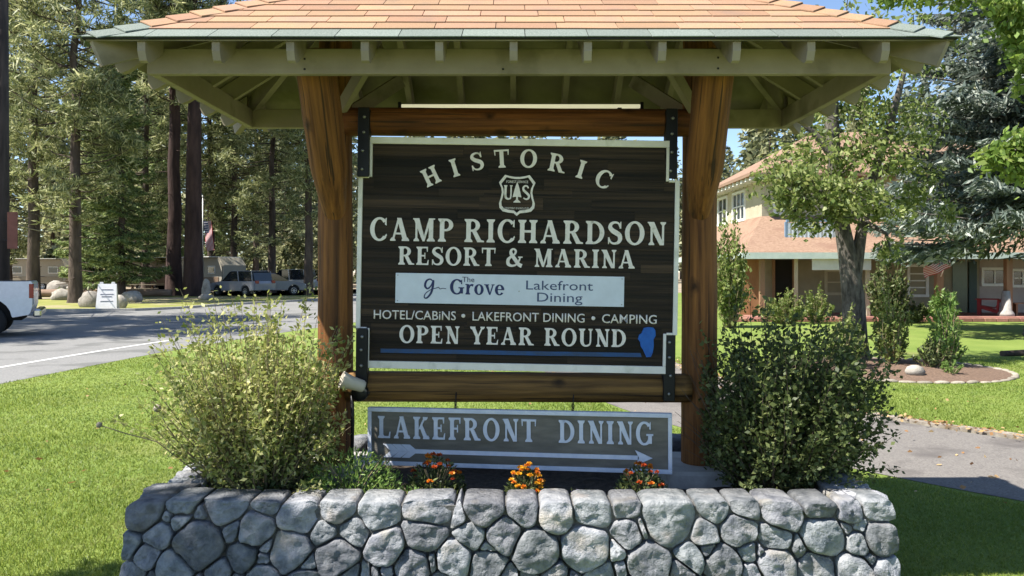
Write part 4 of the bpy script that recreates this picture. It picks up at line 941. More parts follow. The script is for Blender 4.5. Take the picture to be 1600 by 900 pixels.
for poly in stroke([(x*KS, vrow(y)) for x, y in G0], [w_*KS for w_ in (1.5,2.2,3,3.4,2.6,2,2.4,3.4,3.2,2.4,1.8,1.3,1.1,1.1,1.2,1.1,1,.8)]):
    m.prism(poly, -.0135-.00005*(len(m.f) % 19), -.012)
m.build('script_letter', M_['navy'], panel)['label'] = 'navy handwritten letter g'
# lake shape and blue underline
LK = [(1005,512),(1012,510.5),(1020,511.5),(1023,516),(1023.5,524),(1020,530),(1020.5,540),(1019,550),(1016,557),(1009,557.5),(1006,551),(1004,546),(1000.5,541),(999.5,534),(996,529),(998,523),(1002,520)]
m = MB(); P = [S(x, y) for x, y in LK]; m.prism(P[::-1], -.012, 0); m.build('lake_shape', M_['blue'], sign)['label'] = 'bright blue cut-out in the shape of a lake'
m = MB(); P = [S(x, y) for x, y in ((594,545),(700,546.5),(850,549),(1000,551),(1002,557.5),(850,555.5),(700,553),(594,551.5))]; m.prism(P[::-1], -.0085, 0); m.build('blue_line', M_['blue_line'], sign)

# steel straps that hang the sign from the logs
for i, (x, y0, y1, lab) in enumerate(((568, 168, 276, 'upper left'), (1049.5, 170, 279, 'upper right'), (565, 513, 606, 'lower left'), (1046, 520, 627, 'lower right'))):
    st = thing('steel_strap', 'black bolted steel strap at the %s corner of the camp sign' % lab, 'strap', PX(x, (y0+y1)/2, 4.553), (0, RA*.6, 0), 'steel straps of the camp sign')
    h = (y1-y0)/2*KS; m = MB(); m.box((-.034, -.006, -h), (.034, .008, h), .003)
    m.box((-.034, .008, -h+.01), (-.024, .07, h-.01)); m.box((.024, .008, -h+.01), (.034, .07, h-.01)); m.build('plate', M_['steel'], st)
    for f in (-.78, -.25, .28, .72):
        m = MB(); m.lathe([(0, .012), (.006, .012), (.009, .008), (.010, 0)], 8, M=Matrix.Translation((rnd.uniform(-.006, .006), -.006, f*h)) @ Matrix.Rotation(R(90), 4, 'X')); m.build('bolt', M_['bolt'], st)

# ================================================================== lower dining sign
K2 = 4.50/F
low = thing('dining_sign', 'low grey wooden sign reading LAKEFRONT DINING over a long pale arrow', 'sign', PX(806, 687, 4.50), (0, R(-.25), R(-8)))
HWx, HHx = 238.5, 45
def q2(x, y): return ((x-806)*K2/math.cos(R(8))*(1 - (x-806)*.000117), -(y - (687+(x-806)*.0307))*K2)
m = MB(); m.box((-HWx*K2, 0, -HHx*K2), (HWx*K2, .04, HHx*K2), .002); m.build('board', M_['board_grey'], low)
for a in ((-HWx-1, HWx+1, HHx-5.5, HHx+1), (-HWx-1, HWx+1, -HHx-1, -HHx+5.5), (-HWx-1, -HWx+5, -HHx+5.7, HHx-5.7), (HWx-5, HWx+1, -HHx+5.7, HHx-5.7)):
    m = MB(); m.box((a[0]*K2, -.010, a[2]*K2), (a[1]*K2, .03, a[3]*K2), .002); m.build('frame_strip', M_['letter_blue'], low)
words(low, 'LAKEFRONT', q2(591, 680)[0], q2(838, 680)[0], -2.5*K2, 35*K2, M_['letter_blue'], 'pale raised word LAKEFRONT', gap=.16, y0=.0)
words(low, 'DINING', q2(873, 680)[0], q2(1021, 680)[0], -2.5*K2, 35*K2, M_['letter_blue'], 'pale raised word DINING', gap=.16, y0=.0)
m = MB(); ay = -22.5
m.prism([(x*K2, y*K2) for x, y in ((-170, ay-3.2), (188, ay-3.2), (188, ay+3.2), (-170, ay+3.2))], -.008, .002)
m.prism([(x*K2, y*K2) for x, y in ((184, ay-11.5), (210, ay), (184, ay+11.5), (190, ay))], -.0085, .002)
for k in range(3):
    x = -214 + k*15
    m.prism([(p*K2, q*K2) for p, q in ((x+12, ay), (x, ay+10.5), (x+13.5, ay+10.5), (x+27, ay))], -.0075-.0001*k, .002)
    m.prism([(p*K2, q*K2) for p, q in ((x, ay-10.5), (x+12, ay-.3), (x+27, ay-.3), (x+13.5, ay-10.5))], -.0076-.0001*k, .002)
m.build('arrow', M_['letter_blue'], low)['label'] = 'long pale arrow pointing right'
for x in (711, 895):
    u, _ = q2(x, 640); m = MB(); m.tube([(u, .02, HHx*K2-.01), (u, .02, HHx*K2+.03), (u+.004, .02, HHx*K2+.10)], .0035, 6)
    for zc in (HHx*K2+.012, HHx*K2+.035):
        m.tube([(u+.008*math.cos(a), .02, zc+.012*math.sin(a)) for a in np.linspace(0, 6.28, 9)], .0022, 5, cap=False)
    m.build('hanger', M_['steel'], low)

# ================================================================== lamps and conduit
fl = thing('floodlight', 'small beige bullet floodlight at the left end of the lower log', 'floodlight', PX(560, 606, 4.50))
Mx = Matrix.Rotation(R(-68), 4, 'Y') @ Matrix.Rotation(R(20), 4, 'X')
m = MB(); m.lathe([(0, -.065), (.030, -.062), (.036, -.05), (.040, .02), (.050, .072), (.052, .078), (.046, .080), (.043, .06), (0, .05)], 18, M=Matrix.Translation((-.022, -.01, .026)) @ Mx); m.build('lamp_housing', plain('beige_enamel', (.50,.46,.40), .5), fl)
m = MB(); m.tube([(.0, 0, .02), (.035, .02, -.02), (.045, .07, -.04)], .010, 8); m.build('arm', M_['bolt'], fl)
m = MB(); m.lathe([(0, .03), (.045, .03), (.05, .02), (.05, -.03), (0, -.03)], 14, M=Matrix.Translation((.0, .05, -.035)) @ Matrix.Rotation(R(90), 4, 'X')); m.build('junction_box', M_['steel'], fl)
cd = MB(); a = PX(550, 618, 4.56); b = PX(549, 700, 4.56); cd.tube([a, (a+b)/2 + Vector((.006, 0, 0)), Vector((b.x, b.y, .43))], .011, 8)
o = cd.build('conduit', M_['steel']); tag(o, 'black electrical conduit running down beside the left log post', 'conduit')
tb = thing('strip_light', 'long lit strip light above the upper log under the roof', 'light', (.055, 4.80, 2.700))
m = MB(); m.box((-.76, .02, -.02), (.76, .06, .03), .004); m.build('housing', M_['white'], tb)
tg = plain('tube_glass', (.80,.79,.70), .25); tgb = tg.node_tree.nodes['Principled BSDF']; tgb.inputs['Emission Color'].default_value = (1.0, .95, .62, 1); tgb.inputs['Emission Strength'].default_value = .22
m = MB(); m.tube([(-.745, 0, .012), (.745, 0, .012)], .0125, 12); m.build('tube', tg, tb)
for x in (-.765, .745):
    m = MB(); m.box((x, -.02, -.012), (x+.02, .05, .036), .003); m.build('end_cap', M_['steel'], tb)
for x in (-.6, .6):
    m = MB(); m.box((x-.012, -.13, -.034), (x+.012, .06, -.024)); m.build('bracket', M_['steel'], tb)

# ================================================================== stone planter
planter = thing('stone_planter', 'raised planter of grey granite fieldstones under the sign shelter', 'planter', (0, 4.6, 0))
WF, WB, WL, WR, WT = 3.75, 5.32, -1.88, 1.865, .555
seeds_px = [(228,802,27),(282,790,17),(282,812,12),(349,792,30),(417,786,15),(251,833,20),(315,848,36),(364,824,12),(401,828,24),(464,806,27),(528,797,22),(511,833,12),(552,830,18),(589,799,25),(207,853,17),(236,867,17),(280,884,25),(386,868,20),(455,860,29),(530,868,27),(606,856,26),(666,833,28),(646,883,27),(352,895,16),(217,896,20),(415,897,18),(551,899,14),
 (672,794,34),(755,794,28),(818,794,20),(870,802,25),(926,799,28),(978,794,16),(1045,811,40),(737,833,18),(786,835,24),(838,861,32),(914,856,36),(981,833,19),(1096,833,18),(1077,867,16),(708,873,25),(764,883,22),(866,897,20),(935,896,22),(1010,880,32),
 (1117,793,20),(1165,794,20),(1222,799,29),(1283,790,26),(1328,799,20),(1370,796,18),(1154,828,25),(1208,841,23),(1283,838,32),(1337,850,16),(1370,842,24),(1126,880,26),(1165,858,13),(1208,877,26),(1269,885,25),(1327,889,24),(1377,893,22),(480,900,14),(696,903,12),(1058,893,12)]
KW = WF/F
front_seeds = [((x-800)*KW, EYE+(HY-y)*KW, r_*KW) for x, y, r_ in seeds_px]
x = WL + .06
while x < WR:                                              # courses below the picture's lower edge
    front_seeds.append((x, .075 + rnd.uniform(-.03, .03), rnd.uniform(.05, .085))); x += rnd.uniform(.11, .19)
sr = random.Random(12); tries = 0; added = 0                # small chinking stones wedged between the big ones
while added < 40 and tries < 4000:
    tries += 1; a_, b_ = sr.uniform(WL+.05, WR-.05), sr.uniform(.03, WT-.07)
    if all(math.hypot(a_-p[0], b_-p[1]) > p[2]*.92 + .016 for p in front_seeds): front_seeds.append((a_, b_, sr.uniform(.012, .026))); added += 1
def cells(seeds, x0, x1, z0, z1, gap):
    out = []
    for i, (a, b, r_) in enumerate(seeds):
        P = [(x0, z0), (x1, z0), (x1, z1), (x0, z1)]
        for j, (a2, b2, r2) in enumerate(seeds):
            if j == i: continue
            dx, dz = a2-a, b2-b; D = math.hypot(dx, dz)
            if D > .6: continue
            t = (D*D + r_*r_ - r2*r2)/(2*D) - gap/2
            P = clip(P, dx/D, dz/D, (a*dx+b*dz)/D + t)
            if len(P) < 3: break
        if len(P) >= 3: out.append(P)
    return out
def chaikin(P, k=2):
    for _ in range(k):
        Q = []
        for i in range(len(P)):
            p, q = P[i], P[(i+1) % len(P)]
            Q += [(p[0]*.78+q[0]*.22, p[1]*.78+q[1]*.22), (p[0]*.22+q[0]*.78, p[1]*.22+q[1]*.78)]
        P = Q
    return P
def chaikin_soft(P):
    Q = []
    for i in range(len(P)):
        p, q = P[i], P[(i+1) % len(P)]
        j_ = .0045 if math.dist(p, q) > .03 else .001
        Q += [(p[0]*.86+q[0]*.14, p[1]*.86+q[1]*.14), (p[0]*.6+q[0]*.4+rnd.uniform(-j_, j_), p[1]*.6+q[1]*.4+rnd.uniform(-j_, j_)), (p[0]*.14+q[0]*.86, p[1]*.14+q[1]*.86)]
    return Q
def resample(P, n):
    L = [0]
    for i in range(len(P)): L.append(L[-1] + math.dist(P[i], P[(i+1) % len(P)]))
    out = []; j = 0
    for k in range(n):
        s_ = L[-1]*k/n
        while L[j+1] < s_: j += 1
        t = (s_-L[j])/max(1e-9, L[j+1]-L[j]); p, q = P[j % len(P)], P[(j+1) % len(P)]
        out.append((p[0]+(q[0]-p[0])*t, p[1]+(q[1]-p[1])*t))
    return out
def stone(P, to3, depth=.2, seed=0, topz=None):
    """P: outline in the wall plane; to3(u, z, out) -> world"""
    P = resample(chaikin_soft(P), 26); cu = sum(p[0] for p in P)/26; cz = sum(p[1] for p in P)/26
    size = math.sqrt(abs(sum(P[i][0]*P[(i+1) % 26][1]-P[(i+1) % 26][0]*P[i][1] for i in range(26)))/2)
    bul = min(.038, .014+size*.12)*rnd.uniform(.6, 1.35); planes = [(rnd.uniform(0, 6.283), rnd.uniform(.12, .5), rnd.uniform(.2, .75)) for _ in range(5)]; tilt = (rnd.uniform(-.22, .22), rnd.uniform(-.22, .12))
    pr_ = rnd.uniform(-.008, .016)
    rings = [(1.0, -depth), (1.0, -.012), (.995, .30*bul), (.975, .68*bul), (.925, .93*bul), (.78, 1.0*bul), (.58, 1.0*bul), (.40, 1.0*bul), (.20, 1.0*bul)]
    vs_, fs_ = [], []; o3 = Vector((seed*5.3, seed*1.7, seed*.9))
    for ri, (sc_, out) in enumerate(rings):
        for (u, z) in P:
            du, dz = (u-cu)*sc_, (z-cz)*sc_
            q = Vector((du*9, dz*9, 0)) + o3
            ex = out
            if ri >= 2:
                # a few chisel planes cut the face, then rough relief
                for (th_, sl_, of_) in planes: ex = min(ex, bul*1.02 - sl_*max(-1, (du*math.cos(th_)+dz*math.sin(th_)) - of_*size*.6))
                ex += tilt[0]*du*.5 + tilt[1]*dz*.5 + pr_*min(1, (ri-1)/2) + .012*mnoise.noise(q) + .014*mnoise.noise(q*2.3) + .009*mnoise.noise(q*5) + .005*mnoise.noise(q*11)
            j = .004*mnoise.noise(Vector((u*30, z*30, seed))) if ri < 4 else 0
            vs_.append(to3(cu+du*(1+j*6), cz+dz*(1+j*6), ex))
    n = 26
    for r_ in range(len(rings)-1):
        for k in range(n): fs_.append((r_*n+k, r_*n+(k+1) % n, (r_+1)*n+(k+1) % n, (r_+1)*n+k))
    e = (len(rings)-1)*n; vs_.append(to3(cu, cz, bul + .012*mnoise.noise(o3))); fs_ += [(e+k, e+(k+1) % n, len(vs_)-1) for k in range(n)]
    vs_.append(to3(cu, cz, -depth)); fs_ += [((k+1) % n, k, len(vs_)-1) for k in range(n)]
    m = MB(); m.add(vs_, fs_, True); return m
def jz(u): return WT + .014*mnoise.noise(Vector((u*4.0, 3.3, 0)))
def lay(seeds, x0, x1, to3, depth, sd):
    for i, P in enumerate(cells(seeds, x0, x1, -.02, WT, .010)):
        if len(P) < 3: continue
        P = [(u, jz(u) if z > WT-.001 else z) for u, z in P]
        stone(P, to3, depth, sd+i*.37).build('stone', M_['stone'], planter, world=planter)
batter = lambda z: .05*(1 - z/WT)
lay(front_seeds, WL, WR, lambda u, z, e: Vector((u*(1+.02*(1-z/WT)), WF - e - batter(z) + .02, z)), .20, 1.0)
def random_seeds(x0, x1):
    s_ = []; z = WT - .07
    while z > 0:
        x = x0 + rnd.uniform(.02, .1)
        while x < x1: r_ = rnd.uniform(.055, .095); s_.append((x + rnd.uniform(-.02, .02), z + rnd.uniform(-.03, .03), r_)); x += r_*rnd.uniform(1.7, 2.2)
        z -= .135
    return s_
lay(random_seeds(WF+.10, WB), WF+.10, WB, lambda u, z, e: Vector((WL + .02 - e - batter(z), u, z)), .20, 60)
lay(random_seeds(WF+.10, WB), WF+.10, WB, lambda u, z, e: Vector((WR - .02 + e + batter(z), u, z)), .20, 110)
lay(random_seeds(WL, WR), WL, WR, lambda u, z, e: Vector((u, WB - .02 + e + batter(z), z)), .20, 160)
m = MB()
m.box((WL+.035, WF+.022, -.02), (WR-.035, WF+.20, WT-.026)); m.box((WL+.035, WB-.20, -.02), (WR-.035, WB-.03, WT-.030))
m.box((WL+.036, WF+.201, -.02), (WL+.20, WB-.201, WT-.031)); m.box((WR-.20, WF+.201, -.02), (WR-.036, WB-.201, WT-.031))
m.build('mortar_core', M_['mortar'], planter, world=planter)
m = MB(); nx, ny = 60, 24; vs_, fs_ = [], []
for j in range(ny+1):
    for i in range(nx+1):
        x = WL+.19 + (WR-WL-.38)*i/nx; y = WF+.19 + (WB-WF-.38)*j/ny
        vs_.append((x, y, .415 + .03*mnoise.noise(Vector((x*3, y*3, 0))) + .018*mnoise.noise(Vector((x*11, y*11, 4)))))
for j in range(ny):
    for i in range(nx): fs_.append((j*(nx+1)+i, j*(nx+1)+i+1, (j+1)*(nx+1)+i+1, (j+1)*(nx+1)+i))
m.add(vs_, fs_, True); m.build('soil', M_['soil'], planter, world=planter, fix=False)

# ================================================================== planting
rng = np.random.default_rng(11)
def shrub(name, label, base, spread, reach, n_st, n_lf, leaf, mats, lean=(0, 0), clipy=None, seed=1, stemr=.004, droop=.25, split=.35):
    """stems that fan out of a base patch and carry small leaves; inner, lower leaves take the second leaf material"""
    r = np.random.default_rng(seed); base = Vector(base)
    root = thing(name, label, 'shrub', base)
    st = MB(); C1, D1, C2, D2 = [], [], [], []
    for i in range(n_st):
        a = r.uniform(0, 2*math.pi); rad = math.sqrt(r.uniform(0, 1)); el = r.uniform(.15, 1.0)
        b = Vector((spread[0]*.55*rad*math.cos(a), spread[1]*.55*rad*math.sin(a), 0))
        dirv = Vector((math.cos(a)*rad*spread[0]*1.25 + lean[0], math.sin(a)*rad*spread[1]*1.25 + lean[1], reach*(1.05 - .80*rad*rad*r.uniform(.2, 1.2))))
        ln = r.uniform(.55, 1.0) if r.uniform() > .06 else r.uniform(1.0, 1.15)
        tip = b + dirv*ln; mid = (b+tip)/2 + Vector((r.normal()*.05, r.normal()*.05, .12*dirv.length*droop*2))
        pts = [(1-t)**2*b + 2*t*(1-t)*mid + t*t*tip for t in np.linspace(0, 1, 7)]
        st.tube(pts, [stemr*(1-.75*t) for t in np.linspace(0, 1, 7)], 4, cap=False)
        k = int(n_lf*ln)
        tt = np.clip(np.round(r.beta(1.5, 1.1, k)*16)/16 + r.normal(size=k)*.012, .06, 1.0)
        P = np.array([p[:] for p in pts]); idx = tt*6; i0 = np.minimum(idx.astype(int), 5); f = (idx-i0)[:, None]
        q = P[i0]*(1-f)+P[i0+1]*f; side = r.normal(size=(k, 3))*np.array([1, 1, .8])
        q = q + side*(.010 + .032*(1-tt[:, None]*.6)); d = nrm(P[i0+1]-P[i0])*.7 + side*.8
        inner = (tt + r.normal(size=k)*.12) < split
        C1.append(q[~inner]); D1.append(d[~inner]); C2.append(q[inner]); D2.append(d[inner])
    st.build('stems', mats[2], root, fix=False)
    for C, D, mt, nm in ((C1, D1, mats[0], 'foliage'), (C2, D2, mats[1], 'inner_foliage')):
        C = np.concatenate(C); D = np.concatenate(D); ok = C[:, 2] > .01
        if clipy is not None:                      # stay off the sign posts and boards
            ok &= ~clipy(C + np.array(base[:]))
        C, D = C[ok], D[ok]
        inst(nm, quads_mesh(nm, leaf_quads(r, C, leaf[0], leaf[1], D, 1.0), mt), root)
    return root
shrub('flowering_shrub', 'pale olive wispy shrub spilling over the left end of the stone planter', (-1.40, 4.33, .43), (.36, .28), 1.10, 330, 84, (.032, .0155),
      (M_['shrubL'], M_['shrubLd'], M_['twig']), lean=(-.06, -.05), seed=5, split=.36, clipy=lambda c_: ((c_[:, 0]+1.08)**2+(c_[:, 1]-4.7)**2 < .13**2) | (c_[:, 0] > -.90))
shrub('leafy_shrub', 'dark green small-leaved shrub at the right end of the stone planter', (1.52, 4.36, .43), (.37, .29), 1.00, 440, 105, (.030, .0185),
      (M_['shrubR'], M_['shrubR'], M_['tree_dark']), lean=(.04, -.02), seed=9, split=.3, clipy=lambda c_: ((c_[:, 0]-1.146)**2+(c_[:, 1]-4.7)**2 < .13**2) | (c_[:, 0] < 1.10))
# long stray stems with seed heads on the left
for i, (pts, hd) in enumerate(((((-1.62,4.2,.5), PX(245,690,4.1), PX(195,677,4.05), PX(155,664,4.0)), .016), (((-1.6,4.25,.5), PX(285,700,4.15), PX(262,668,4.1), PX(246,638,4.1)), .022))):
    t = thing('seed_stalk', ('long low bending stalk with a pale bud reaching left over the lawn', 'stalk with a round dry seed head left of the pale shrub')[i], 'stalk', pts[0], group='stray stalks of the left shrub')
    p0 = Vector(pts[0]); m = MB(); m.tube([Vector(p)-p0 for p in pts], [.004, .0035, .003, .0025], 5); m.build('stem', M_['twig'], t)
    m = MB(); e = Vector(pts[-1])-p0; m.lathe([(0, -hd), (hd*.7, -hd*.7), (hd, 0), (hd*.75, hd*.7), (hd*.2, hd)], 8, M=Matrix.Translation(e)); m.build('seed_head', pm('dry_seed_head', (.24,.20,.14), (.36,.32,.25), scale=60, bump=.8, bscale=120), t)
M_['marigold_y'] = leafmat('yellow_marigold_petals', (.62,.24,.015), (.70,.38,.02), (.75,.5,.04), trans=.25)
def tuft(name, label, cat, loc, n, rad, h, leaf, mat_, seed, group=None, fl=None):
    r = np.random.default_rng(seed); root = thing(name, label, cat, loc, group=group)
    a = r.uniform(0, 6.283, n); q = np.sqrt(r.uniform(0, 1, n)); z = r.uniform(.02, 1, n)*h*(1-.55*q*q)
    C = np.stack([np.cos(a)*q*rad, np.sin(a)*q*rad*.8, z], 1); D = np.stack([np.cos(a)*q, np.sin(a)*q, np.full(n, .9)], 1)
    inst('foliage', quads_mesh('foliage', leaf_quads(r, C, leaf[0], leaf[1], D, .9), mat_), root)
    st = MB()
    for k in range(14):
        aa = r.uniform(0, 6.28); st.tube([(0, 0, 0), (math.cos(aa)*rad*.4, math.sin(aa)*rad*.3, h*.5), (math.cos(aa)*rad*.7, math.sin(aa)*rad*.55, h*.8)], [.004, .003, .002], 4, cap=False)
    st.build('stems', M_['twig'], root, fix=False)
    if fl:
        for k in range(fl[0]):
            aa = r.uniform(0, 6.28); qq = math.sqrt(r.uniform(0, 1)); cz = h*(1.02-.5*qq*qq)+r.uniform(-.02, .02)
            cc = np.array([math.cos(aa)*qq*rad*.85, math.sin(aa)*qq*rad*.7-.02, cz]); npet = 46; hr = fl[2]*r.uniform(.75, 1.15)
            u = nrm(r.normal(size=(npet, 3))); u[:, 2] = np.abs(u[:, 2])*.8
            V = leaf_quads(r, cc+u*hr*.72, hr*.85, hr*.55, u, .5); inst('flower_head', quads_mesh('flower_head', V, fl[1][k % len(fl[1])]), root)
    return root
tuft('herb_clump', 'bright green feathery clump in the planter left of the dining sign', 'plant', (-.86, 4.18, .42), 2600, .27, .30, (.032, .008), M_['herb'], 3)
tuft('herb_clump', 'small fresh green sprig at the foot of the reddest marigold', 'plant', (-.52, 4.06, .42), 380, .10, .13, (.022, .010), M_['herb'], 4)
tuft('marigold', 'dark red-orange marigold clump in front of the arrow tail', 'flower', (-.42, 4.20, .42), 1500, .17, .25, (.030, .011), M_['shrubR'], 5, 'marigolds along the planter front', (22, (M_['marigold_red'], M_['marigold_red'], M_['marigold']), .017))
tuft('marigold', 'brightest yellow-orange marigold clump at the middle of the planter', 'flower', (.075, 4.12, .42), 1000, .11, .22, (.028, .011), M_['shrubR'], 6, 'marigolds along the planter front', (30, (M_['marigold'], M_['marigold_y']), .017))
tuft('marigold', 'orange marigold clump under the arrow head of the dining sign', 'flower', (.70, 4.16, .42), 1100, .14, .22, (.028, .011), M_['shrubR'], 8, 'marigolds along the planter front', (20, (M_['marigold_red'], M_['marigold']), .016))
tuft('low_flower', 'low purple flowers between two orange marigold clumps', 'flower', (.36, 4.12, .42), 420, .16, .09, (.022, .010), M_['shrubR'], 12, None, (12, (M_['purple'],), .010))
# ================================================================== vehicles
M_['tyre'] = plain('tyre_rubber', (.015,.015,.016), .9); M_['rim'] = plain('alloy_rim', (.45,.45,.46), .35, .8); M_['arch'] = plain('wheel_arch', (.006,.006,.006), .9)
M_['tail'] = plain('tail_lamp', (.25,.012,.012), .2, coat=.5); M_['chrome'] = plain('chrome', (.6,.6,.6), .2, 1.0); M_['black_trim'] = plain('black_trim', (.02,.02,.02), .6); M_['clear'] = plain('lamp_glass', (.6,.6,.6), .1)
def wheel(parent, x, y, r_, w_, side):
    Mx = Matrix.Translation((0, 0, 0)) @ Matrix.Rotation(R(90)*side, 4, 'X')
    t = MB(); t.lathe([(r_*.62, -w_/2), (r_*.93, -w_/2), (r_, -w_*.36), (r_, w_*.36), (r_*.93, w_/2), (r_*.62, w_/2), (r_*.60, w_*.3), (r_*.60, -w_/2), (r_*.62, -w_/2)], 26, M=Mx)
    wh = t.build('wheel', M_['tyre'], parent); wh.location = (x, y, r_)
    h = MB(); h.lathe([(0, w_*.36), (r_*.14, w_*.38), (r_*.16, w_*.30)], 14, M=Mx); h.lathe([(r_*.50, w_*.40), (r_*.61, w_*.44), (r_*.615, w_*.2), (r_*.52, w_*.1), (r_*.50, w_*.40)], 26, M=Mx)
    for k in range(6):
        a = k*math.pi/3; p = Mx @ Vector((r_*.10*math.cos(a), r_*.10*math.sin(a), w_*.33)); q = Mx @ Vector((r_*.54*math.cos(a), r_*.54*math.sin(a), w_*.38)); h.bar(p, q, r_*.13, w_*.10, up=(0, side, 0))
    h.build('rim', M_['rim'], wh)
    b = MB(); b.lathe([(0, w_*.05), (r_*.6, w_*.05)], 20, M=Mx); b.build('brake_shadow_plate', M_['arch'], wh); return wh
def arc_pts(cx_, r_, z0, n=9): return [(cx_+r_*math.cos(a), z0+r_*math.sin(a)) for a in np.linspace(0, math.pi, n)]
def body_prism(profile, w_, bev=.03):
    bm = bmesh.new(); n = len(profile)
    A = [bm.verts.new((x, -w_/2, z)) for x, z in profile]; B = [bm.verts.new((x, w_/2, z)) for x, z in profile]
    bm.faces.new(A); bm.faces.new(B[::-1])
    for i in range(n): bm.faces.new((A[i], B[i], B[(i+1) % n], A[(i+1) % n]))
    bmesh.ops.recalc_face_normals(bm, faces=list(bm.faces))
    ed = [e for e in bm.edges if len(e.link_faces) == 2 and e.calc_face_angle(0) > .5 and abs(e.verts[0].co.y-e.verts[1].co.y) < 1e-6]
    bmesh.ops.bevel(bm, geom=ed, offset=bev, segments=2, affect='EDGES', clamp_overlap=True)
    bm.verts.index_update(); m = MB(); m.add([v.co.copy() for v in bm.verts], [[v.index for v in f.verts] for f in bm.faces]); bm.free(); return m
def paintmat(name, c_): return plain(name, c_, .28, 0, .5, coat=.6)
# pickup: local +x forward, rear bumper near x = 0
pk = thing('pickup_truck', 'white pickup truck at the left edge of the road, rear wheel and bed in view', 'truck', (-12.72, 20.6, .005), (0, 0, math.atan2(-.47, -.88)))
wp = paintmat('white_car_paint', (.68,.71,.76))
prof = [(.10,.62),(.06,.78),(.05,1.36),(.09,1.42),(2.02,1.42),(2.02,.52)] + []
lower = [(1.02+.52,.52)] + [(1.02+.52*math.cos(a), .46+.54*math.sin(a)) for a in np.linspace(.12, math.pi-.12, 11)] + [(.48,.50),(.14,.56)]
body_prism(prof + lower, 1.98, .04).build('bed', wp, pk)
m = MB(); m.box((.14, -.86, 1.421), (2.0, -.80, 1.425)); m.box((.2, -.78, 1.424), (1.98, .78, 1.428)); m.build('bed_liner', M_['black_trim'], pk)
cabp = [(2.05,.50),(2.05,1.40),(2.12,1.46),(2.30,1.88),(3.75,1.90),(4.45,1.38),(5.55,1.26),(5.72,1.10),(5.76,.60),(5.2,.50)] + [(4.72+.5*math.cos(a), .46+.52*math.sin(a)) for a in np.linspace(.1, math.pi-.1, 11)] + [(4.2,.48)]
body_prism(cabp, 1.96, .05).build('cab', wp, pk)
for s_ in (-1, 1):
    for a, b in (((2.42,1.44),(3.0,1.80)), ((3.08,1.44),(3.9,1.80))):
        m = MB(); m.prism([(a[0], a[1]), (b[0]+.12, a[1]), (b[0]-.16, b[1]), (a[0]+.06, b[1])], s_*.985, s_*.972); m.build('side_window', M_['glass'], pk)
    m = MB(); m.box((.03, s_*.90-.085, .98), (.14, s_*.90+.097, 1.36), .015); m.build('tail_light', M_['tail'], pk)
    m = MB(); m.box((5.62, s_*.7-.18, .86), (5.77, s_*.7+.2, 1.08), .02); m.build('headlight', M_['clear'], pk)
    for x in (1.02, 4.72): wheel(pk, x, s_*.86, .40, .27, -s_)
m = MB(); m.box((-.14, -.96, .50), (.05, .96, .70), .04); m.build('rear_bumper', M_['chrome'], pk)
m = MB(); m.box((.034, -.74, .80), (.052, .74, 1.34), .01); m.build('tailgate', wp, pk)
m = MB(); m.box((.3, -.8, .42), (5.5, .8, .55)); m.build('chassis', M_['arch'], pk)
for x in (1.02, 4.72):
    m = MB(); m.box((x-.5, -.84, .50), (x+.5, .84, .98)); m.build('wheel_well', M_['arch'], pk)
def suv(label, loc, rz, col_, name='parked_car', tall=1.68, group='cars parked across the road'):
    t = thing(name, label, 'car', loc, (0, 0, rz), group); pc = paintmat('car_paint_%d' % int(loc[0]*10), col_)
    low_ = [(-2.25,.42),(-2.3,.85),(-2.2,1.02),(1.1,1.0),(2.1,.86),(2.28,.6),(2.2,.36)] + [(1.4+.40*math.cos(a), .34+.40*math.sin(a)) for a in np.linspace(.05, math.pi-.05, 9)] + [(-1.35+.40*math.cos(a), .34+.40*math.sin(a)) for a in np.linspace(.05, math.pi-.05, 9)]
    body_prism(low_, 1.84, .05).build('body', pc, t)
    body_prism([(-2.12,1.0),(-1.95,tall-.1),(-1.6,tall),(.1,tall),(.35,tall-.06),(1.12,1.0)], 1.62, .06).build('cabin', M_['glass'], t)
    m = MB(); m.box((-1.85, -.74, tall-.012), (.2, .74, tall+.03), .015)
    for x0, x1 in ((-1.95, -1.85), (-.62, -.52)):
        for s_ in (-1, 1): m.bar((x0, s_*.812, 1.0), (x1, s_*.812, tall), .02, .09)
    m.build('roof', pc, t)
    for s_ in (-1, 1):
        for x in (1.4, -1.35): wheel(t, x, s_*.82, .34, .22, -s_)
        m = MB(); m.box((-2.33, s_*.7-.14, .86), (-2.2, s_*.7+.14, 1.05), .02); m.build('tail_light', M_['tail'], t)
        m = MB(); m.box((2.1, s_*.66-.16, .62), (2.25, s_*.66+.16, .78), .02); m.build('headlight', M_['clear'], t)
    return t
suv('silver SUV parked beyond the verge, left of the stray shrub sprigs', (at(378, 52.5), 52.5, .01), R(150), (.26,.27,.31))  # paints of the parked cars are darkened to carry the tree shade
suv('blue-grey car parked to the right of the silver SUV', (at(424, 54), 54, .01), R(25), (.13,.15,.21), tall=1.5)
suv('white high-roofed car parked behind the blue-grey car', (at(450, 61), 61, .01), R(165), (.42,.42,.41), tall=1.8)
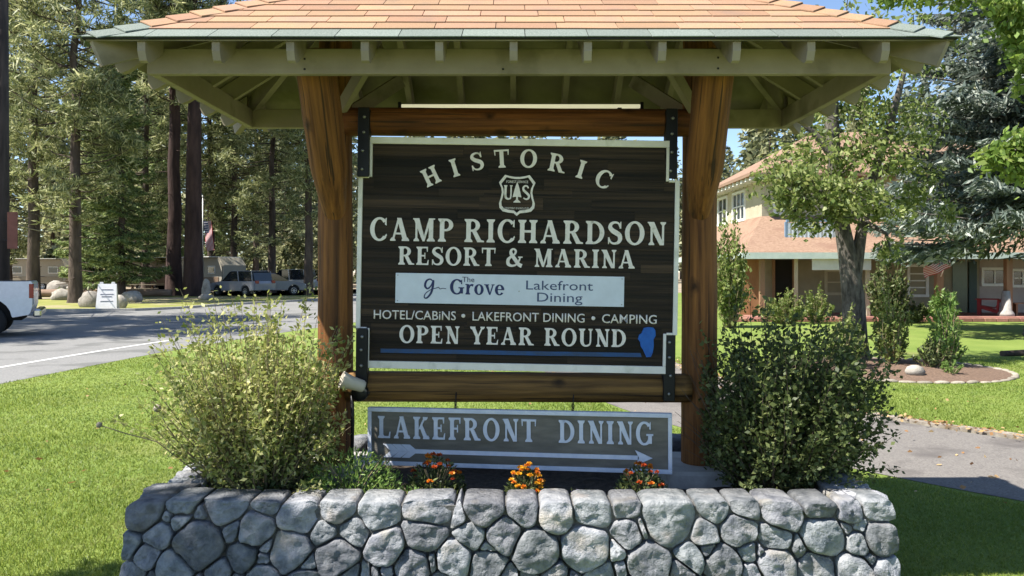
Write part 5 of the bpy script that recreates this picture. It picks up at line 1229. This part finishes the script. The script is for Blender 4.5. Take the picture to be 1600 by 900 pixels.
def camper(label, loc, rz, L, c1, c2):
    t = thing('camper_trailer', label, 'trailer', loc, (0, 0, rz), 'trailers in the campground'); H = 2.75
    body_prism([(-L/2,.55),(-L/2,H-.3),(-L/2+.35,H),(L/2-.5,H),(L/2,H-.6),(L/2,1.1),(L/2-.3,.55)], 2.3, .08).build('body', c1, t)
    m = MB(); m.box((-L/2+.2, -1.19, .75), (L/2-.4, -1.152, 1.25)); m.build('stripe', c2, t)
    for x in np.linspace(-L/2+1, L/2-1.2, 3):
        m = MB(); m.box((x-.42, -1.185, 1.5), (x+.42, -1.155, 2.1), .02); f = m.build('window', M_['trim'], t)
        m = MB(); m.box((x-.36, -1.195, 1.56), (x+.36, -1.187, 2.04)); m.build('pane', M_['glass'], f)
    m = MB(); m.box((-L/2+.1, -1.9, H+.004), (L/2-.6, 1.05, H+.05)); m.build('awning', M_['trim'], t)
    for x in (-.45, .45): wheel(t, x, -1.0, .36, .22, 1); wheel(t, x, 1.0, .36, .22, -1)
    m = MB(); m.bar((L/2-.2, .5, .55), (L/2+1.1, 0, .5), .09, .09); m.bar((L/2-.2, -.5, .55), (L/2+1.1, 0, .5), .09, .09); m.build('tow_bar', M_['steel'], t)
tan_ = plain('tan_siding', (.26,.22,.155), .6); cream_ = plain('cream_siding_rv', (.33,.30,.24), .6); brn = plain('brown_stripe', (.18,.12,.08), .5)
camper('tan camper trailer left of the two thick pine trunks', (at(236, 62), 62, 0), R(8), 5.6, tan_, brn)
camper('cream camper trailer just right of the thickest pine trunk', (at(334, 60), 60, 0), R(-30), 4.8, cream_, brn)
camper('pale camper trailer far left behind the boulders', (at(68, 68), 68, 0), R(4), 5.2, cream_, tan_)

# ================================================================== roadside things
pole = thing('utility_pole', 'dark wooden utility pole at the left edge carrying a brown sign', 'pole', (at(5, 24.5), 24.5, 0))
m = MB(); m.tube([(0, 0, -.3), (0, 0, 11.5)], [.19, .14], 14); m.build('shaft', pm('creosote_wood', (.035,.028,.025), (.07,.055,.048), scale=6, stretch=(1,1,.15), rough=.9, bump=.5), pole)
m = MB(); m.box((-1.2, -.06, 10.6), (1.2, .06, 10.75)); m.build('cross_arm', M_['tree_dark'], pole)
for x in (-1.05, -.4, .4, 1.05): m = MB(); m.lathe([(0, .16), (.05, .15), (.06, .08), (.03, 0), (0, 0)], 8, M=Matrix.Translation((x, 0, 10.751))); m.build('insulator', M_['trim'], pole)
bs = tag(MB().box((-.16, -.02, -.58), (.16, .02, .58), .01).build('roadside_sign', pm('brown_sign_face', (.20,.075,.05), (.26,.10,.07), scale=4, rough=.6, bump=.05)), 'narrow brown sign panel fixed beside the utility pole', 'sign'); bs.location = (at(19.5, 24.2), 24.2, EYE+(HY-360)/F*24.2)
m = MB(); m.bar((-.30, .02, .3), (.0, .02, .3), .03, .03); m.bar((-.30, .02, -.3), (.0, .02, -.3), .03, .03); m.build('bracket', M_['steel'], bs)
for i, (y0, x1, y1, dd, c_) in enumerate(((320, 150, 335, 60, 'steel'), (345, 112, 347.5, 58, 'bolt'))):
    a = PX(14, y0, 24.5); b = PX(x1, y1, dd); m = MB()
    m.tube([a.lerp(b, t) - Vector((0, 0, .5*4*t*(1-t))) for t in np.linspace(0, 1, 12)], .018, 5)
    tag(m.build('overhead_wire', M_[c_]), ('upper dark overhead wire running from the utility pole', 'lower pale overhead wire running from the utility pole')[i], 'wire', 'overhead wires')
ab = thing('sandwich_board', 'white A-frame sandwich board on the verge across the road', 'sign', (at(168, 33.6), 33.6, .01), (0, 0, R(18)))
for s_ in (-1, 1):
    m = MB(); m.add([(-.42, s_*.34, 0), (.42, s_*.34, 0), (.36, s_*.04, 1.12), (-.36, s_*.04, 1.12), (-.42, s_*.34-s_*.035, 0), (.42, s_*.34-s_*.035, 0), (.36, s_*.04-s_*.03, 1.12), (-.36, s_*.04-s_*.03, 1.12)], [(0,1,2,3),(7,6,5,4),(0,4,5,1),(1,5,6,2),(2,6,7,3),(3,7,4,0)])
    m.build('board', pm('white_plastic', (.72,.70,.70), (.78,.77,.76), rough=.5, bump=.03), ab)
m = MB(); m.box((-.30, -.012, 1.10), (-.16, .012, 1.2), .01); m.box((.16, -.012, 1.10), (.30, .012, 1.2), .01); m.build('handle', MATS['white_plastic'], ab)
for k, (zz, hw) in enumerate(((.86, .22), (.66, .26), (.56, .20), (.36, .24))):        # faint lines of unreadable print
    yy = -(.34-.30*zz/1.12)-.006; m = MB(); m.box((-hw, yy-.003, zz), (hw, yy+.012, zz+.035)); m.build('print_line', plain('faded_print', (.60,.55,.57), .7) if k == 0 else MATS['faded_print'], ab)
rb = random.Random(5); M_['boulder'] = pm('pale_boulder', (.20,.18,.155), (.36,.33,.29), scale=3, rough=.95, bump=.6, bscale=9, bdist=.05, objvar=.15)
def boulder(label, x, y, sx, sz, seed):
    m = MB(); vs_, fs_ = [], []; nu, nv = 16, 9
    for j in range(nv+1):
        for i in range(nu):
            a = 2*math.pi*i/nu; e = math.pi*j/nv; p = Vector((math.sin(e)*math.cos(a), math.sin(e)*math.sin(a), math.cos(e)))
            p *= 1+.25*mnoise.noise(p*1.3+Vector((seed, 0, 0)))+.10*mnoise.noise(p*3+Vector((seed, 2, 0))); vs_.append((p.x*sx, p.y*sx*.75, p.z*sz+sz*.55))
    for j in range(nv):
        for i in range(nu): fs_.append((j*nu+i, (j+1)*nu+i, (j+1)*nu+(i+1) % nu, j*nu+(i+1) % nu))
    m.add(vs_, fs_, True); o = m.build('boulder', M_['boulder']); o.location = (x, y, 0); tag(o, label, 'boulder', 'boulders across the road')
boulder('pale flat boulder right of the pickup tail', at(96, 45), 45, .62, .42, 1)
boulder('tan boulder touching the left side of the sandwich board', at(142, 36), 36, .55, .52, 2)
boulder('grey boulder right of the sandwich board', at(206, 42), 42, .62, .40, 3)
boulder('boulder half hidden behind the right foot of the sandwich board', at(186, 35.2), 35.2, .34, .38, 4)
boulder('white boulder right of the thickest pine trunk', at(322, 45.5), 45.5, .42, .24, 5)
boulder('tallest boulder in the far pile behind the barrier log', at(92, 58), 58, .9, .62, 6)
boulder('low boulder at the right of the far pile', at(120, 57), 57, .8, .5, 7)
boulder('squat white stone post by the silver SUV', at(322, 50), 50, .30, .75, 8)
for i, (x0, x1, dd) in enumerate(((52, 150, 50), (158, 262, 51))):
    a, b = Vector((at(x0, dd), dd, .26)), Vector((at(x1, dd), dd+.6, .24)); m = MB(); m.tube([a.lerp(b, t) for t in np.linspace(0, 1, 7)], [.26, .25, .26, .25, .24, .24, .23], 12, jit=.05, rnd=rb)
    tag(m.build('barrier_log', pm('barrier_log_wood%d' % i, (.17,.11,.08), (.27,.19,.14), scale=4, stretch=(.2,1,1), rough=.9, bump=.4)), ('left fallen log laid as a barrier behind the verge', 'right fallen log laid as a barrier, ending at the reddish trunk')[i], 'log', 'barrier logs')
pt = thing('picnic_table', 'wooden picnic table between barrier log and tan trailer', 'table', (at(222, 54), 54, 0), (0, 0, R(12)))
for k in range(5): m = MB(); m.box((-.9, -.36+k*.148, .72), (.9, -.36+k*.148+.138, .76)); m.build('plank', tan_, pt)
for s_ in (-1, 1):
    m = MB(); m.box((-.9, s_*.72-.13, .43), (.9, s_*.72+.13, .47)); m.build('bench', tan_, pt)
    m = MB(); m.bar((s_*.65, -.72, 0), (s_*.65, .22, .72), .05, .09, up=(1,0,0)); m.bar((s_*.65+.055, .72, 0), (s_*.65+.055, -.22, .72), .05, .09, up=(1,0,0)); m.bar((s_*.65-.055, -.8, .40), (s_*.65-.055, .8, .40), .05, .06); m.build('leg', M_['brown_post'], pt)

# ================================================================== flags
M_['stripe_r'] = plain('flag_red', (.42,.03,.045), .8); M_['stripe_w'] = plain('flag_white', (.62,.58,.58), .8); M_['canton'] = plain('flag_blue', (.03,.04,.15), .8)
def flag(root, o0, ux, dn_, L, Hh, wave, seed, canton=True):
    """13 stripes and a canton on a waving cloth; o0 corner at the pole, ux along the fly, dn_ down the hoist"""
    o0, ux, dn_ = Vector(o0), Vector(ux), Vector(dn_); nn = ux.cross(dn_).normalized(); N = 18
    def P(a, b, k=0): return o0 + ux*L*a + dn_*Hh*b + nn*(wave*math.sin(a*9+b*3+seed)*(.2+a)+k)
    for s_ in range(13):
        m = MB(); vs_, fs_ = [], []
        for kk in (0, .012):
            for i in range(N+1):
                for e in (s_/13, (s_+1)/13): vs_.append(P(i/N, e, kk))
        q = 2*(N+1)
        for i in range(N): fs_ += [(2*i, 2*i+1, 2*i+3, 2*i+2), (q+2*i, q+2*i+2, q+2*i+3, q+2*i+1)]
        m.add(vs_, fs_, True); m.build('stripe', M_['stripe_w' if s_ % 2 else 'stripe_r'], root, fix=False)
    m = MB(); vs_, fs_ = [], []
    for kk in (-.006, .018):
        for i in range(9):
            for j in range(8): vs_.append(P(i/8*.4, j/7*7/13, kk))
    for b in (0, 72):
        for i in range(8):
            for j in range(7): fs_.append((b+i*8+j, b+i*8+j+1, b+(i+1)*8+j+1, b+(i+1)*8+j))
    m.add(vs_, fs_, True); cn = m.build('canton', M_['canton'], root, fix=False)
    for i in range(5):
        for j in range(4):
            for kk in (-.010, .022):
                c_ = P((i+.6)/5.2*.4, (j+.6)/4.2*7/13, kk); s = MB(); st_ = []
                for q in range(10): rr_ = (.030 if q % 2 == 0 else .013)*L/.9; a = q*math.pi/5; st_.append(c_+ux*rr_*math.sin(a)-dn_*rr_*math.cos(a))
                s.add(st_, [tuple(range(10))]); s.build('star', M_['stripe_w'], cn, fix=False)
fp = thing('porch_flag', 'striped flag on a slanted staff fixed to the brown porch post', 'flag', (wx(1488, 26.2), 26.2, wz(400, 26.2)))
b0 = PX(1470, 432, 26.5)-Vector(fp.location); t0 = PX(1484, 398, 25.9)-Vector(fp.location)
m = MB(); m.tube([b0, t0], .018, 8); m.build('staff', M_['trim'], fp)
flag(fp, t0, Vector((-.93, -.05, -.40)).normalized(), Vector((.28, .35, -.90)).normalized(), .98, .46, .05, .4)
ff = thing('camp_flag', 'limp striped flag on a pole right of the thickest pine trunk', 'flag', (at(317, 57), 57, 0))
m = MB(); m.tube([(0, 0, 0), (0, 0, 7.2)], [.06, .04], 10); m.lathe([(0, 7.32), (.07, 7.28), (.09, 7.22), (.05, 7.16), (0, 7.14)], 10); m.build('flagpole', M_['bolt'], ff)
flag(ff, (.05, 0, 5.4), Vector((.10, 0, -1)).normalized(), Vector((1, .2, .1)).normalized(), 2.2, .55, .10, 1.0)

# ================================================================== small things by the hotel
ch = thing('garden_chair', 'red slatted garden chair on the hotel porch by the door', 'chair', (wx(1543, 27.4), 27.4, .12), (0, 0, R(-125)))
red = plain('red_chair_paint', (.20,.014,.018), .6)
for k in range(5): m = MB(); m.bar((-.24+k*.12, -.25, .34), (-.24+k*.12, .25, .26), .10, .022); m.build('seat_slat', red, ch)
for k in range(5): m = MB(); m.bar((-.24+k*.12, .24, .26), (-.30+k*.15, .62, 1.0-.05*abs(k-2)), .11, .022, up=(0, 1, .4)); m.build('back_slat', red, ch)
for s_ in (-1, 1):
    m = MB(); m.box((s_*.36-.07, -.36, .56), (s_*.36+.07, .34, .585)); m.build('armrest', red, ch)
    m = MB(); m.box((s_*.33-.02, -.30, 0), (s_*.33+.02, -.20, .559)); m.build('leg', red, ch)
    m = MB(); m.bar((s_*.29, -.22, .30), (s_*.29, .62, .02), .025, .10); m.build('leg', red, ch)
    m = MB(); m.bar((s_*.335, .30, .10), (s_*.335, .34, .559), .03, .06); m.build('arm_support', red, ch)
bn_ = thing('bench', 'dark low bench on the porch at the right edge', 'bench', (wx(1606, 27.2), 27.2, .12))
for k in range(3): m = MB(); m.box((-.6, -.2+k*.14, .42), (.6, -.2+k*.14+.12, .45)); m.build('seat_slat', M_['brown_post'], bn_)
for x in (-.5, .5): m = MB(); m.box((x-.03, -.18, 0), (x+.03, .2, .419)); m.build('leg', M_['brown_post'], bn_)
def bush(name, label, loc, rad, h, n, leaf, mat_, seed, cat='plant', group=None, upright=.4):
    r = np.random.default_rng(seed); t = thing(name, label, cat, loc, group=group); C, D = [], []; st = MB(); ns = max(10, n//55)
    for i in range(ns):
        a = r.uniform(0, 6.283); q = math.sqrt(r.uniform(0, 1)); top = np.array([math.cos(a)*q*rad, math.sin(a)*q*rad, h*(1-.6*q*q)*r.uniform(.5, 1.12)]); b = top*np.array([upright*.6, upright*.6, 0])
        st.tube([b, (b+top)/2+r.normal(size=3)*.03*h, top], [.012, .008, .003], 4, cap=False); k = n//ns
        tt = r.beta(1.8, 1.0, (k, 1)); C.append(b*(1-tt)+top*tt+r.normal(size=(k, 3))*.045*max(rad, h*.4)); D.append(np.tile(top-b, (k, 1))+r.normal(size=(k, 3))*.4)
    inst('foliage', quads_mesh('foliage', leaf_quads(r, np.concatenate(C), leaf[0], leaf[1], np.concatenate(D), 1.0), mat_), t); st.build('stems', M_['twig'], t, fix=False); return t
g = 'plants of the flower bed'
bush('garden_plant', 'pale leafy plant at the left of the flower bed', (5.55, 12.9, .06), .42, 1.05, 2200, (.075, .034), M_['broad'], 31, group=g)
bush('garden_plant', 'tallest leafy plant in front of the leaning tree trunk', (6.55, 13.2, .08), .36, 1.30, 2300, (.075, .034), M_['broad'], 32, group=g)
bush('garden_plant', 'upright bright green plant at the right of the flower bed', (7.45, 13.2, .06), .34, 1.22, 1700, (.11, .028), M_['herb'], 33, group=g)
bush('garden_plant', 'low dark plant with red blooms between the two tall bed plants', (7.0, 12.8, .06), .32, .55, 1200, (.06, .03), M_['shrubR'], 34, group=g)
bush('garden_plant', 'small yellow-green mound at the front of the flower bed', (6.95, 12.15, .06), .20, .22, 700, (.06, .014), M_['herb'], 35, group=g)
m = MB(); rr_ = random.Random(4)
bl_ = tag(MB().lathe([(0,-.04),(.17,-.02),(.20,.06),(.15,.15),(.06,.19),(0,.19)], 10, M=Matrix.Diagonal((.8,.65,.75,1))).build('bed_stone', M_['boulder']), 'single rounded pale stone lying on the mulch of the flower bed', 'stone'); bl_.location = (6.35, 12.1, .06)
g2 = 'shrubs along the hotel porch'
bush('porch_shrub', 'tall dark climbing shrub between tree trunk and porch window', (wx(1388, 25), 25.0, 0), .75, 2.5, 3200, (.12, .07), M_['shrubR'], 41, 'shrub', g2)
bush('porch_shrub', 'green shrub rising behind the right log post beside the hotel corner', (at(1140, 23), 23.0, 0), .62, 3.3, 3600, (.13, .075), M_['broad'], 42, 'shrub', g2)
bush('porch_shrub', 'spiky bright green shrub in front of the glass porch door', (wx(1475, 24.8), 24.8, 0), .55, 1.35, 1800, (.20, .04), M_['herb'], 43, 'shrub', g2)
bush('porch_shrub', 'low grey-green shrub below the dark doorway', (wx(1225, 24.6), 24.6, 0), .8, 1.2, 2400, (.10, .05), M_['broad'], 44, 'shrub', g2)
bush('porch_shrub', 'thin reddish-stemmed shrub between doorway and tree trunk', (wx(1275, 24.8), 24.8, 0), .6, 1.5, 1700, (.10, .05), M_['broad'], 45, 'shrub', g2)
bush('porch_shrub', 'leafy shrub under the porch window with white frame', (wx(1430, 25.0), 25.0, 0), .5, .95, 1400, (.10, .05), M_['shrubR'], 46, 'shrub', g2)
# dark bar in place of a stone ring; its shade is in the colour
lg = MB(); lg.tube([(9.7, 15.2, .05), (10.7, 15.5, .05), (11.9, 15.3, .05)], [.06, .07, .06], 10, jit=.06, rnd=rb); tag(lg.build('shaded_ring', M_['tree_dark']), 'dark bar for a shaded stone ring on the lawn near the right edge', 'log')
